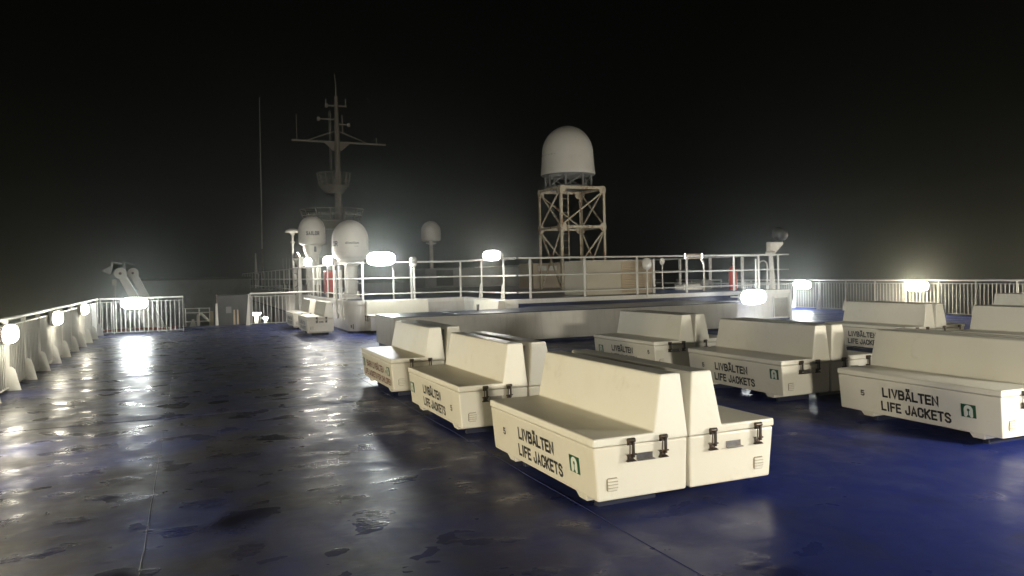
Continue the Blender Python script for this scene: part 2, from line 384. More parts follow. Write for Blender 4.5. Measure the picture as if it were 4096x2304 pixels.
# low hatch casing in front of the house
hat = thing('hatch_casing', 'long low white casing with wet blue top behind the benches', 'casing')
hb = MB(); hb.box(4.03, 13.25, 15.98, 17.66, .075, .715); hb.box(7.95, 13.25, 17.661, 18.19, .075, .715); ob('wall', hb.mesh('wall', 'wall_paint', .012), hat)
hb = MB(); hb.box(4.01, 13.27, 15.96, 17.68, .7152, .735); hb.box(7.96, 13.27, 17.6801, 18.19, .7152, .735); ob('top_plate', hb.mesh('top_plate', 'roof_blue'), hat)
hb = MB(); hb.box(4.07, 13.2, 16.02, 17.6, -.01, .0745); ob('plinth', hb.mesh('plinth', 'blue_paint'), hat)
for x in (5.6, 9.0): 
    hb = MB(); hb.tube([(x, 15.96, .737), (x, 17.68, .737)], .006, 6); ob('weld_seam', hb.mesh('weld_seam', 'roof_blue'), hat)
# drinking glass left on the casing
hb = MB(); hb.lathe([(.001, 0), (.03, 0), (.038, .15), (.0355, .15), (.028, .012), (.001, .012)], 20)
g_ = thing('drinking_glass', 'clear drinking glass left standing on the blue top of the low casing', 'glass', (6.46, 17.3, .7352), 0, None, hb.mesh('drinking_glass', 'clear_plastic'))

# ------------------------------------------------------------------ rails
def tubeob(name, pts, r, parent, mat='rail_paint', n=8):
    t = MB(); t.tube(pts, r, n); return ob(name, t.mesh(name, mat), parent)
bal = MB(); bal.tube([(0, 0, .05), (0, 0, .995)], .0105, 6); BAL = bal.mesh('baluster', 'rail_paint')
st = MB(); st.box(-.006, .006, -.035, .035, 0, 1.09); STAN = st.mesh('stanchion', 'rail_paint')
gs = MB(); gs.prism([(.036, 0.0), (.18, .0), (.11, .32), (.07, .37), (.036, .37)], lambda a, b_: (-.005, a, b_), lambda a, b_: (.005, a, b_)); GUS = gs.mesh('bracket', 'rail_paint')
def bar_rail(label, p0, length, rz, stans, gusset=True, pitch=.128, endcap=0, name='guard_rail', hi=1.10):
    t = thing(name, label, 'railing', (p0[0], p0[1], 0), rz)
    tubeob('top_rail', [(0, 0, hi), (length, 0, hi)], .03, t)
    b_ = MB(); b_.box(0, length, -.02, .02, .99, 1.003); ob('bar_rail', b_.mesh('bar_rail', 'rail_paint'), t)
    b_ = MB(); b_.box(0, length, -.02, .02, .045, .058); ob('bottom_rail', b_.mesh('bottom_rail', 'rail_paint'), t)
    k = int(length / pitch)
    for i in range(k):
        x = (i + .5) * pitch
        if min([abs(x - s_) for s_ in stans] + [9]) > .03: ob('baluster', BAL, t, (x, 0, 0))
    for s_ in stans:
        o = ob('stanchion', STAN, t, (s_, 0, 0))
        if gusset: ob('bracket', GUS, t, (s_, 0, 0))
    return t
# left side of the ship: local x runs aft->fwd (+y world), inward = -local y  => mirror by running from fwd to aft
left_y = [26.0, 24.55, 23.2, 21.85, 20.5, 19.1, 17.75, 16.4, 15.05, 13.7, 12.35, 11.0, 9.65, 8.3, 6.95, 5.6, 4.25, 2.9]
bar_rail('white barred guard rail with triangular brackets along the left edge of the deck', (-2.6, 26.42), 24.0, -PI / 2, [26.42 - y for y in left_y])
bar_rail('short white barred rail across the end of the left walkway', (-2.55, 26.42), 2.37, 0, [.02, .38, 1.64, 2.35], False)
e = bar_rail('short white barred rail right of the stair opening', (1.95, 28.0), 2.1, 0, [.02, .85, 1.5, 2.08], False)
ob('end_plate', (lambda q: q.mesh('end_plate', 'rail_paint'))(MB().hexa([(-.15, -.01, 0), (-.01, -.01, 0), (-.01, .01, 0), (-.15, .01, 0), (-.05, -.01, 1.08), (-.01, -.01, 1.08), (-.01, .01, 1.08), (-.05, .01, 1.08)])), e)
right_y = [26.9, 25.65, 24.4, 23.13, 21.85, 20.6, 19.32, 18.1, 16.86, 15.65, 14.4, 13.15, 11.9, 10.65, 9.4, 8.15, 6.9, 5.65, 4.4, 3.15, 1.9]
bar_rail('long white barred guard rail with brackets along the right edge of the deck', (22.0, 1.5), 25.6, PI / 2, [y - 1.5 for y in right_y])
bar_rail('white barred rail section with sloping end beyond the gap at the right deck edge', (22.0, 27.6), 3.4, PI / 2, [.02, 1.1, 2.2, 3.3], False)
bar_rail('farthest short white barred rail section at the right deck edge', (22.0, 32.2), 2.6, PI / 2, [.02, 1.3, 2.5], False)

sgp = MB(); sgp.prism([(0, 0), (.10, 0), (.06, .36), (.035, .42), (0, .42)], lambda a, b_: (-.006, a, b_), lambda a, b_: (.006, a, b_)); SGP = sgp.mesh('bracket', 'rail_paint')
stb = MB(); stb.box(-.03, .03, -.012, .012, 0, 1.07); STB = stb.mesh('stanchion', 'rail_paint')
stw = MB(); stw.box(-.012, .012, -.065, .065, 0, 1.07); STW = stw.mesh('stanchion', 'rail_paint')
def pipe_rail(label, path, posts, wide=False, brk=()):
    """posts: (x, y, rz, bracket?)"""
    t = thing('guard_rail', label, 'railing', (path[0][0], path[0][1], ZH))
    px, py = path[0][:2]
    for h_, r_ in ((1.08, .026), (.62, .019), (.165, .019)):
        tubeob('rail', [(x - px, y - py, h_) for x, y in path], r_, t)
    for x, y, rz, bk in posts:
        ob('stanchion', STW if wide else STB, t, (x - px, y - py, 0), rz)
        if bk: ob('bracket', SGP, t, (x - px, y - py, 0), bk if isinstance(bk, float) else 0)
    return t
near = arc(4.52, 21.98, .25, PI, 1.5 * PI, 6)
pipe_rail('three-bar white guard rail along the left edge of the deckhouse roof', [(4.27, 69), (4.27, 22.1)],
          [(4.27, y, 0, .001 + PI if 22 < y < 26 else False) for y in [22.5, 24.55, 25.7, 27.2, 28.9, 30.2, 32.2, 34.2, 36.2, 38.2, 40.2, 42.1, 44.2, 46.2, 48.4, 50.6, 53, 55.5, 58, 60.5, 63, 66, 68.8]], True)
pipe_rail('three-bar white guard rail above the bench against the deckhouse wall', [(4.27, 22.05)] + near + [(7.4, 21.73), (7.62, 21.6), (7.70, 21.4)],
          [(4.6, 21.73, 0, False), (6.04, 21.73, 0, False), (7.55, 21.66, .6, False)])
pipe_rail('short three-bar white guard rail running back along the deckhouse recess', [(7.71, 21.35), (7.71, 18.75), (7.78, 18.5), (7.95, 18.34)],
          [(7.71, 20.28, PI / 2, PI / 2), (7.71, 18.63, PI / 2, PI / 2)])
pipe_rail('long three-bar white guard rail along the front of the deckhouse roof', [(8.0, 18.31), (17.18, 18.31)],
          [(x, 18.31, 0, False) for x in (8.34, 9.98, 11.66, 13.35, 15.06, 16.0, 16.76)])
pipe_rail('three-bar white guard rail along the right edge of the deckhouse roof', [(17.05, 18.5), (17.05, 46)],
          [(17.05, y, 0, .001) for y in (20.3, 22.0, 23.8, 25.6, 27.4, 29.2, 31, 33, 35, 37, 39, 41, 43, 45)], True)

# ------------------------------------------------------------------ deck lamps
def superell(w, h, d, nu=28, nv=12, p=.5):
    def sp(c, e): return math.copysign(abs(c) ** e, c)
    vs = []; fs = []
    for j in range(nv + 1):
        ph = -PI / 2 + PI * j / nv
        for i in range(nu):
            th = 2 * PI * i / nu
            cx = sp(math.cos(ph), .7)
            vs.append((w / 2 * cx * sp(math.cos(th), p), -d / 2 * sp(math.sin(ph), .7), h / 2 * cx * sp(math.sin(th), p)))
    for j in range(nv):
        for i in range(nu): fs.append((j * nu + i, j * nu + (i + 1) % nu, (j + 1) * nu + (i + 1) % nu, (j + 1) * nu + i))
    b_ = MB(); b_.add(vs, fs, True); return b_
DIFF = {}
def deck_lamp(label, loc, rz, mat='lamp_white', w=.74, h=.30, d=.2, bracket=None, lit=True, post=None, group=None, cover=.30):
    """faces local -y"""
    t = thing('deck_lamp', label, 'lamp', loc, rz, group)
    key = (w, h, d, mat)
    if key not in DIFF: DIFF[key] = superell(w, h, d, p=.7).mesh('diffuser', mat, merge=True)
    ob('diffuser', DIFF[key], t, (0, -.03, 0))
    if ('h',) + key not in DIFF: DIFF[('h',) + key] = superell(w * 1.02 + .01, h * 1.04 + .01, d * .72, p=.7).mesh('housing', 'white_paint', merge=True)
    ob('housing', DIFF[('h',) + key], t, (0, -.03 + d * cover, 0))
    b_ = MB(); b_.beam((-w * .25, d / 2 + .036, 0), (-w * .25, d / 2 + .10, 0), .04, .04); b_.beam((w * .25, d / 2 + .036, 0), (w * .25, d / 2 + .10, 0), .04, .04)
    b_.box(-w * .3, w * .3, d / 2 + .101, d / 2 + .112, -.05, .05)
    ob('mounting', b_.mesh('mounting', 'rail_paint'), t)
    if post:
        for px, z0, z1 in post:
            b_ = MB(); b_.tube([(px, d / 2 + .13, z0), (px, d / 2 + .13, z1)], .028, 8); b_.tube([(px, d / 2 + .13, z1), (px * .9, d / 2 + .10, z1 + .12)], .008, 6)
            ob('post', b_.mesh('post', 'white_paint'), t)
    return t
LW, LH, LD = .80, .34, .30
LY = -PI / 2
deck_lamp('nearest lit lamp on the left guard rail, at the left picture edge', (-2.49, 13.2, .9), PI / 2, 'lamp_rail', .62, .27, .19)
deck_lamp('second lit lamp on the left guard rail', (-2.49, 17.6, .93), PI / 2, 'lamp_rail', .62, .27, .19)
deck_lamp('third lit lamp on the left guard rail, near its far corner', (-2.49, 21.9, .95), PI / 2, 'lamp_rail', .62, .27, .19)
deck_lamp('lit lamp on the short rail across the left walkway', (-1.57, 26.25, .95), 0, 'lamp_cool', .74, .34, .22)
deck_lamp('lit lamp on the left guard rail outside the left picture edge', (-2.43, 8.4, .83), PI / 2, 'lamp_left', LW, .28, LD)
deck_lamp('farther aft lit lamp on the left guard rail outside the picture', (-2.43, 3.7, .80), PI / 2, 'lamp_left', LW, .28, LD)
deck_lamp('large bright lamp on the rail of the deckhouse roof beside the radome', (5.09, 21.5, 2.12), 0, 'lamp_cool', .8, .38, LD, post=[(.42, -1.19, -.35)])
deck_lamp('lit lamp on a pole at the left edge of the deckhouse roof', (4.06, 23.95, 2.13), LY, 'lamp_white', .7, .28, LD, post=[(0, -1.6, -.16)])
deck_lamp('farther lit lamp at the left edge of the deckhouse roof near the red box', (4.05, 28.2, 2.18), LY, 'lamp_white', .7, .28, LD, post=[(0, -1.3, -.16)])
deck_lamp('lit lamp on the rail at the corner of the deckhouse recess', (7.36, 18.5, 2.10), LY + .45, 'lamp_white', .5, .25, LD)
deck_lamp('very bright lamp low on the deckhouse wall beside the louvre', (15.05, 17.5, .78), 0, 'lamp_wall', .82, .42, .34, cover=.24)
b_ = MB(); b_.beam((-.2, .28, 0), (-.2, .70, 0), .05, .05); b_.beam((.2, .28, 0), (.2, .70, 0), .05, .05); b_.tube([(.44, .35, -.2), (.44, .35, 1.1)], .022, 8); b_.beam((.2, .35, -.1), (.44, .35, -.1), .03, .03)
ob('wall_bracket', b_.mesh('wall_bracket', 'white_paint'), [o for o in C.objects if o.get('label', '').startswith('very bright lamp low')][0])
deck_lamp('lit lamp on the right guard rail nearer the deckhouse', (21.8, 22.5, .92), LY, 'lamp_cool', LW, .32, LD)
deck_lamp('lit lamp on the right guard rail above the benches', (21.8, 17.5, .92), LY, 'lamp_warm', LW, .32, LD)
deck_lamp('lit lamp on the right guard rail outside the right picture edge', (21.8, 12.5, .92), LY, 'lamp_warm', LW, .32, LD)
deck_lamp('second lit lamp on the right guard rail outside the right picture edge', (21.8, 7.5, .92), LY, 'lamp_warm', LW, .32, LD)
deck_lamp('third lit lamp on the right guard rail outside the right picture edge', (21.8, 2.5, .92), LY, 'lamp_warm', LW, .32, LD)
deck_lamp('lit lamp on a deck post behind the viewer on the right', (7.6, .9, 1.5), PI + .35, 'lamp_near', .74, .3, .30, post=[(0, -1.5, -.1)])
deck_lamp('large floodlight on a low post far behind the viewer', (-2.0, -12.0, 1.25), PI - .3, 'lamp_back', 1.6, .6, .4, post=[(0, -1.25, -.2)])
# unlit lamp
t = thing('unlit_lamp', 'small unlit lamp on a post of the deckhouse front rail', 'lamp', (6.1, 21.62, ZH))
b_ = MB(); b_.tube([(0, 0, 0), (0, 0, .93)], .03, 8); ob('post', b_.mesh('post', 'white_paint'), t)
ob('diffuser', superell(.22, .2, .2, 20, 10).mesh('diffuser', 'clear_plastic', merge=True), t, (-.03, -.04, 1.13))
b_ = MB(); b_.lathe([(.05, .93), (.1, .98), (.1, 1.04), (.03, 1.06)], 14, (-.03, -.02, 0)); ob('housing', b_.mesh('housing', 'white_paint'), t)

# ------------------------------------------------------------------ benches
BD, BL, HS, HBK, Z0, BI, EI, UB, GT, IT, ET, HL = .7597, 1.846, .528, .921, .10, .036, .0136, .4776, .0718, .0422, .0213, .4705
def bench_meshes():
    d = {}
    b_ = MB(); e = EI; x1 = BD - .01
    b_.hexa([(BI, e, Z0), (x1, e, Z0), (x1, BL - e, Z0), (BI, BL - e, Z0), (.004, .004, HL - .004), (BD - .003, .004, HL - .004), (BD - .003, BL - .004, HL - .004), (.004, BL - .004, HL - .004)])
    d['tub'] = b_.mesh('tub', 'gelcoat', .014, 3)
    prof = [(-.003, HL), (BD, HL), (BD - IT, HBK), (UB + GT, HBK), (UB, HS), (.0, HS)]
    def ins(z): return 0 if z < HS + .001 else ET * (z - HS) / (HBK - HS)
    b_ = MB(); b_.prism(prof, lambda a, z: (a, -.003 + ins(z), z), lambda a, z: (a, BL + .003 - ins(z), z))
    d['lid'] = b_.mesh('lid', 'gelcoat_lid', .013, 3)
    b_ = MB(); b_.hexa([(.055, 0, .058), (BD - .03, 0, .058), (BD - .03, .11, .058), (.055, .11, .058), (.036, -.035, Z0 + .02), (BD - .025, -.035, Z0 + .02), (BD - .025, .145, Z0 + .02), (.036, .145, Z0 + .02)])
    d['runner'] = b_.mesh('runner', 'gelcoat', .004, 1)
    b_ = MB(); b_.box(.16, BD - .12, .03, .09, -.01, .0578); d['pad'] = b_.mesh('deck_pad', 'blue_dark', .006, 1)
    b_ = MB()   # toggle latch on the near end (faces -y), origin at lid line centre
    b_.box(-.022, .022, -.006, 0, -.006, .034); b_.tube([(-.027, -.020, .030), (.027, -.020, .030)], .015, 8); b_.tube([(-.012, -.014, .022), (.02, -.014, .012)], .012, 8)
    b_.tube([(-.013, -.026, .02), (-.016, -.024, -.09)], .0045, 6); b_.box(.006, .019, -.034, -.016, -.085, .026)
    b_.box(-.02, .022, -.010, 0, -.108, -.066); b_.tube([(-.036, -.022, -.070), (.036, -.024, -.066)], .0065, 6)
    b_.hexa([(-.036, -.03, -.114), (.036, -.03, -.114), (.036, -.002, -.114), (-.036, -.002, -.114), (-.014, -.036, -.096), (.014, -.036, -.096), (.014, -.004, -.096), (-.014, -.004, -.096)])
    d['latch'] = b_.mesh('latch', 'dark_metal')
    b_ = MB(); b_.box(-.064, .064, -.004, 0, -.022, .026); b_.hexa([(-.064, -.03, -.022), (.068, -.03, -.022), (.068, -.004, -.022), (-.064, -.004, -.022), (-.064, -.03, -.014), (.068, -.03, -.014), (.068, -.004, -.014), (-.064, -.004, -.014)])
    d['handle'] = b_.mesh('handle', 'steel')
    b_ = MB(); b_.prism([(-.044, -.034), (-.034, -.045), (.034, -.045), (.044, -.034), (.044, .034), (.034, .045), (-.034, .045), (-.044, .034)], lambda a, z: (a, -.004, z), lambda a, z: (a, 0, z)); d['vent'] = b_.mesh('vent_frame', 'vent_outline')
    b_ = MB(); b_.hexa([(-.036, -.008, -.0085), (.041, -.008, -.0085), (.041, -.0042, -.0085), (-.036, -.0042, -.0085), (-.036, -.013, .0085), (.041, -.013, .0085), (.041, -.0042, .0085), (-.036, -.0042, .0085)])
    d['slat'] = b_.mesh('slat', 'gelcoat')
    b_ = MB(); b_.box(0, .03, -.03, .03, -.075, .075); b_.tube([(.02, -.034, -.07), (.02, -.034, .07)], .01, 6); d['brk'] = b_.mesh('hinge_bracket', 'dark_metal')
    # sign
    b_ = MB(); b_.box(-.0025, 0, -.072, .072, -.06, .06); d['sign'] = b_.mesh('sign', 'green_sign')
    b_ = MB()
    def ringseg(a0, a1, r0, r1, k, cy, cz):
        for i in range(k):
            p, q = a0 + (a1 - a0) * i / k, a0 + (a1 - a0) * (i + 1) / k
            P = [(r0, p), (r1, p), (r1, q), (r0, q)]
            vs = [(-.0045, cy + r * math.cos(a), cz + r * math.sin(a)) for r, a in P]
            b_.add(vs, [(0, 1, 2, 3)])
    ringseg(0, PI, .011, .038, 10, 0, .012)
    for s_ in (-1, 1):
        b_.add([(-.0045, s_ * .011 if i in (0, 3) else s_ * .038, z) for i, z in enumerate((-.036, -.036, .012, .012))], [(0, 1, 2, 3)])
        b_.add([(-.0045, s_ * .011, -.036), (-.0045, s_ * .004, -.030), (-.0045, s_ * .004, .000), (-.0045, s_ * .011, .004)], [(0, 1, 2, 3)])
        ringseg(PI, 2 * PI, 0, .0135, 6, s_ * .0245, -.036)
    b_.v = [(x, y * 1.18, z * 1.12 - .002) for x, y, z in b_.v]; d['icon'] = b_.mesh('life_jacket_symbol', 'sign_white')
    return d
BM = bench_meshes()
def front_x(z): return BI * (1 - (z - Z0) / (HL - Z0)) + .003
def letter(parent, body, y_left, y_right, z0, z1, mat, bold=.0):
    vs, fs = stroke_pts(body, abs(y_left - y_right), z1 - z0)
    me = bpy.data.meshes.new('lettering')
    me.from_pydata([(front_x(z0 + y) - .004 - z, y_left - x, z0 + y) for x, y, z in vs], [], fs); me.materials.append(MATS[mat])
    o = ob('lettering', me, parent); o['kind'] = 'stuff'; return o
def bench(label, loc, rz=0, marks=None, lat=(.28, .54), hand=.40, group='life jacket benches on the open deck', L=1.0, vent=.145, both=True):
    t = thing('life_jacket_bench', label, 'bench', loc, rz, group)
    tub = ob('tub', BM['tub'], t); ob('lid', BM['lid'], t)
    for y in (.20, 1.43): ob('runner', BM['runner'], t, (0, y, 0)); ob('deck_pad', BM['pad'], t, (0, y, 0))
    for end in ((0, 1) if both else (0,)):
        for u in lat: ob('latch', BM['latch'], t, (u if not end else BD - (BD - u), -.004 if not end else BL + .004, HL), 0 if not end else PI)
        ob('handle', BM['handle'], t, (hand, .003 if not end else BL - .003, .375), 0 if not end else PI)
        v = ob('vent_grille', BM['vent'], t, (vent, .009 if not end else BL - .009, .21), 0 if not end else PI)
        for k in range(4): ob('slat', BM['slat'], v, (0, 0, -.032 + k * .021))
    for y in (.14, BL - .2): ob('hinge_bracket', BM['brk'], t, (BD - IT + .002, y, HBK - .12))
    for mk in (marks or []):
        if mk[0] == 'sign':
            y, z = mk[1], mk[2]
            s_ = ob('sign', BM['sign'], t, (front_x(z) - .003, y, z)); s_.rotation_euler = (0, -math.atan2(BI, HL - Z0), 0)
            ob('life_jacket_symbol', BM['icon'], s_)
        else: letter(t, *mk)
    return t
STD = [('LIVBÄLTEN', 1.265, .62, .29, .39, 'letter_black', .03), ('LIFE JACKETS', 1.29, .50, .15, .25, 'letter_black', .028)]
def five(y, z=.30): return ('5', y + .025, y - .025, z - .03, z + .03, 'letter_black', .008)
def left_bench(label, px, py, a, marks, **kw):
    c, s_ = math.cos(a), math.sin(a); u = -(BD + .0067)
    return bench(label, (px + c * u, py + s_ * u, 0), a, marks, **kw)
def right_bench(label, px, py, a, **kw):
    c, s_ = math.cos(a), math.sin(a); u = BD + .0067
    # rotated by 180 degrees: its local origin is at the far outer corner
    x, y = u, BL
    kw.setdefault('lat', (.165, .57)); kw.setdefault('hand', .375)
    return bench(label, (px + c * x - s_ * y, py + s_ * x + c * y, 0), a + PI, [], **kw)
left_bench('front bench nearest the viewer, 5 left of LIVBÄLTEN LIFE JACKETS lettering, green sign right', 3.199, 4.397, .005, STD + [five(1.565), ('sign', .30, .297)])
right_bench('bench back to back with the front bench, showing its near end face', 3.199, 4.397, .005)
left_bench('bench right behind the front bench, green sign left of its lettering, 5 on the right', 3.194, 7.11, .004, STD + [five(.29, .27), ('sign', 1.72, .30)])
right_bench('bench back to back with the one right behind the front bench', 3.194, 7.11, .004)
left_bench('bench with reddish BARN LIVBÄLTEN, LIFE JACKETS FOR CHILDREN lettering', 3.21, 9.907, .003,
           [('BARN LIVBÄLTEN', 1.52, .46, .285, .38, 'letter_red', .006), ('LIFE JACKETS FOR CHILDREN', 1.72, .10, .15, .24, 'letter_red', .006), ('sign', 1.73, .33), ('sign', .20, .34), ('16', .37, .31, .30, .34, 'letter_black', .004), ('-', 1.60, 1.555, .32, .355, 'letter_black', .004)])
right_bench('bench back to back with the children life jackets bench', 3.21, 9.907, .003)
left_bench('bench in front of the white casing, lettering half hidden by a nearer bench', 7.335, 9.885, .015, STD + [five(.17, .36), ('sign', 1.62, .30)])
right_bench('bench back to back with the one in front of the white casing', 7.335, 9.885, .015)
left_bench('middle bench of the second column, green sign near its right corner', 7.198, 6.988, -.004, STD + [five(1.52, .33), ('sign', .14, .355)])
right_bench('bench back to back with the middle bench of the second column', 7.198, 6.988, -.004)
left_bench('large bench at the right picture edge, 5 left and green sign right of lettering', 7.224, 4.354, -.02, STD + [five(1.52), ('sign', .32, .30)])
right_bench('bench back to back with the large bench at the right edge', 7.224, 4.354, -.02)
left_bench('hazy bench below the right guard rail with lettering partly hidden', 12.35, 9.55, -.004, STD + [five(1.52), ('sign', .32, .30)])
right_bench('bench back to back with the hazy bench below the right rail', 12.35, 9.55, -.004)
left_bench('hazy bench at the right edge behind the largest bench, showing its back', 12.35, 6.85, 0, STD)
right_bench('bench back to back with the hazy one at the right edge', 12.35, 6.85, 0)
left_bench('farthest bench at the right edge, only its backrest showing below the rail', 17.2, 9.8, 0, STD)
right_bench('bench back to back with the farthest bench at the right edge', 17.2, 9.8, 0)
# benches against the house
bench('small bench beside the deckhouse corner with worn stencilled label', (2.98, 21.62, 0), 0, [('LIVBÄLTEN', 1.5, .35, .29, .39, 'letter_grey', .0), ('LIFE JACKETS', 1.5, .35, .15, .25, 'letter_grey', .0)], group='benches against the deckhouse')
bench('bench next to the short rail, behind the one at the deckhouse corner', (2.95, 24.4, 0), 0, [('LIVBÄLTEN', 1.5, .35, .29, .39, 'letter_grey', .0), ('LIFE JACKETS', 1.5, .35, .15, .25, 'letter_grey', .0)], group='benches against the deckhouse')
bench('bench with its back to the deckhouse wall, half hidden by the casing', (4.62 , 20.92, 0), -PI / 2 * -1 * 1, [], group='benches against the deckhouse').location = (6.47, 20.93, 0)
t = [o for o in C.objects if o.get('label', '').startswith('bench with its back')][0]
t.rotation_euler = (0, 0, PI / 2)   # front faces -y
letter(t, 'LIFE JACKETS', 1.55, .5, .15, .25, 'letter_black', .008); letter(t, 'LIVBÄLTEN', 1.1, .5, .29, .39, 'letter_black', .008)
s_ = ob('sign', BM['sign'], t, (front_x(.34) - .003, 1.50, .34)); s_.rotation_euler = (0, -math.atan2(BI, HL - Z0), 0); ob('life_jacket_symbol', BM['icon'], s_)
bench('bench in the deckhouse recess, only its backrest showing above the casing', (6.86, 18.26, 0), 0, [], group='benches against the deckhouse')

# ------------------------------------------------------------------ radomes
def dome_prof(r, h, zb, rb=None):
    rb = rb or r * .82
    pr = [(rb, zb), (r * .95, zb + h * .035), (r * .99, zb + h * .09), (r, zb + h * .2), (r * 1.0, zb + h * .5)]
    for i in range(1, 13):
        a = PI / 2 * i / 12; pr.append((r * math.cos(a) + 1e-5, zb + h * .5 + h * .5 * math.sin(a)))
    return pr
def wrap_text(parent, body, r, ang, z, w, h, mat, bold=0):
    vs, fs = stroke_pts(body, w, h, .2 if bold else .13) if body.isupper() else text_pts(body, w, h, bold)
    out_ = []
    for x, y, d_ in vs:
        a = ang + (x - w / 2) / r; rr_ = r + .006 + d_
        out_.append((rr_ * math.cos(a), rr_ * math.sin(a), z + y))
    me = bpy.data.meshes.new('logo_lettering'); me.from_pydata(out_, [], fs); me.materials.append(MATS[mat]); o = ob('logo_lettering', me, parent); o['kind'] = 'stuff'; return o
r1 = thing('radome', 'large white radome marked diwilan on a thick pedestal beside the bright lamp', 'radome', (4.64, 23.6, ZH))
b_ = MB(); b_.lathe(dome_prof(.555, 1.2, 1.24), 40); dm = ob('dome', b_.mesh('dome', 'radome_white'), r1)
b_ = MB(); b_.lathe([(.556, 1.44), (.561, 1.445), (.561, 1.455), (.556, 1.46)], 40); ob('seam', b_.mesh('seam', 'radome_white'), dm)
b_ = MB(); b_.lathe([(.2, 1.02), (.34, 1.1), (.42, 1.18), (.44, 1.238)], 32); ob('base_cone', b_.mesh('base_cone', 'radome_white'), r1)
b_ = MB(); b_.lathe([(.20, 0), (.20, 1.02)], 28); b_.box(-.3, .3, -.3, .3, 0, .03); ob('pedestal', b_.mesh('pedestal', 'white_paint'), r1)
for k in range(6):
    a = k * PI / 3 + .3; b_ = MB(); b_.box(.2, .28, -.01, .01, .03, .22); o = ob('rib', b_.mesh('rib', 'white_paint'), r1, (0, 0, 0), a)
va = math.atan2(-23.6, -4.64)
wrap_text(r1, 'diwilan', .555, va + .10, 1.68, .42, .075, 'letter_grey', .01)
wrap_text(r1, 'SAILOR', .555, va - 1.30, 1.62, .62, .16, 'letter_grey', .02)
wrap_text(r1, 'media', .555, va + .32, 1.60, .13, .03, 'letter_grey')
r2 = thing('radome', 'white radome marked SAILOR on a flared pedestal left of the mast', 'radome', (4.86, 32.9, ZH))
b_ = MB(); b_.lathe(dome_prof(.555, 1.24, 2.05), 40); ob('dome', b_.mesh('dome', 'radome_white'), r2)
b_ = MB(); b_.lathe([(.27, 0), (.27, 1.55), (.31, 1.68), (.37, 1.86), (.39, 2.045)], 30); ob('pedestal', b_.mesh('pedestal', 'radome_white'), r2)
b_ = MB(); b_.box(-.05, .05, -.4, -.33, 1.75, 1.98); ob('access_cover', b_.mesh('access_cover', 'grey_paint', .01), r2, (.06, 0, 0))
wrap_text(r2, 'SAILOR', .557, math.atan2(-32.9, -4.86) + .06, 2.44, .56, .17, 'letter_grey', .03)
r3 = thing('radome', 'distant pale radome on a thin pole right of the bright lamp', 'radome', (12.9, 42.0, ZH))
b_ = MB(); b_.lathe(dome_prof(.56, 1.16, 2.6), 36); ob('dome', b_.mesh('dome', 'radome_white'), r3)
b_ = MB(); b_.lathe([(.11, 0), (.11, 2.4), (.3, 2.46), (.3, 2.52), (.12, 2.53), (.12, 2.6)], 20); ob('pedestal', b_.mesh('pedestal', 'radome_white'), r3)

# ------------------------------------------------------------------ lattice tower with the big radome
tx, ty, tw = 12.92, 25.5, 1.94
tow = thing('lattice_tower', 'rusty cream lattice tower with ladder carrying the big radome', 'tower', (tx, ty, ZH))
ZT, ZM = 3.94, 2.39
cs = [(0, 0), (tw, 0), (tw, tw), (0, tw)]
for x, y in cs:
    sx, sy = (1 if x == 0 else -1), (1 if y == 0 else -1)
    b_ = MB(); b_.box(min(x, x + sx * .1), max(x, x + sx * .1), min(y, y + sy * .014), max(y, y + sy * .014), 0, ZT)
    b_.box(min(x, x + sx * .014), max(x, x + sx * .014), min(y + sy * .0145, y + sy * .1), max(y + sy * .0145, y + sy * .1), 0, ZT - .001)
    b_.box(x - .1, x + .1, y - .1, y + .1, .002, .02)
    ob('leg', b_.mesh('leg', 'tower_paint'), tow)
for i in range(4):
    a, c_ = Vector(cs[i]), Vector(cs[(i + 1) % 4]); d_ = (c_ - a).normalized(); nrm = Vector((d_.y, -d_.x))
    for z, hh in ((ZT - .06, .11), (ZM, .09)):
        p, q = a + d_ * .06, c_ - d_ * .06
        b_ = MB(); b_.beam((*p, z), (*q, z), .05, hh); ob('beam', b_.mesh('beam', 'tower_paint'), tow)
    P = lambda s, z: (*(a + d_ * s - nrm * .03), z)
    Q = lambda s, z: (*(a + d_ * s - nrm * .05), z)
    if i in (0, 2): segs = [(P(.16, ZM + .15), P(tw - .16, ZT - .25)), (Q(tw / 2 - .06, .6), Q(tw - .16, ZM - .22)), (Q(.16, 1.35), P(.95, .5)) if 0 else (P(.06, .1), Q(tw - .12, ZM - .2))]
    else: segs = [(P(.16, ZM + .12), P(tw - .16, ZT - .2)), (Q(.16, ZT - .2), Q(tw - .16, ZM + .12)), (P(.16, ZM - .2), P(tw - .1, .1)), (Q(tw - .16, ZM - .2), Q(.1, .1))]
    if i in (0, 2): segs = [segs[0], segs[2]]
    for s0, s1 in segs:
        b_ = MB(); b_.beam(s0, s1, .05, .05); ob('brace', b_.mesh('brace', 'tower_paint'), tow)
    for s_, z in ((.12, ZM), (tw - .12, ZM), (.12, ZT - .14), (tw - .12, ZT - .14)):
        e_ = a + d_ * s_ + nrm * .012
        pts = [(math.cos(k * PI / 4 + PI / 8) * .15, math.sin(k * PI / 4 + PI / 8) * .17) for k in range(8)]
        b_ = MB(); b_.prism(pts, lambda u, v: (e_.x + d_.x * u, e_.y + d_.y * u, z + v), lambda u, v: (e_.x + d_.x * u + nrm.x * .01, e_.y + d_.y * u + nrm.y * .01, z + v))
        ob('gusset_plate', b_.mesh('gusset_plate', 'tower_paint'), tow)
lad = ob('ladder', None, tow, (tw * .42, tw - .35, 0))
for x in (0, .34):
    b_ = MB(); b_.box(x - .02, x + .02, -.02, .02, .02, ZT - .05); ob('ladder_rail', b_.mesh('ladder_rail', 'tower_paint'), lad)
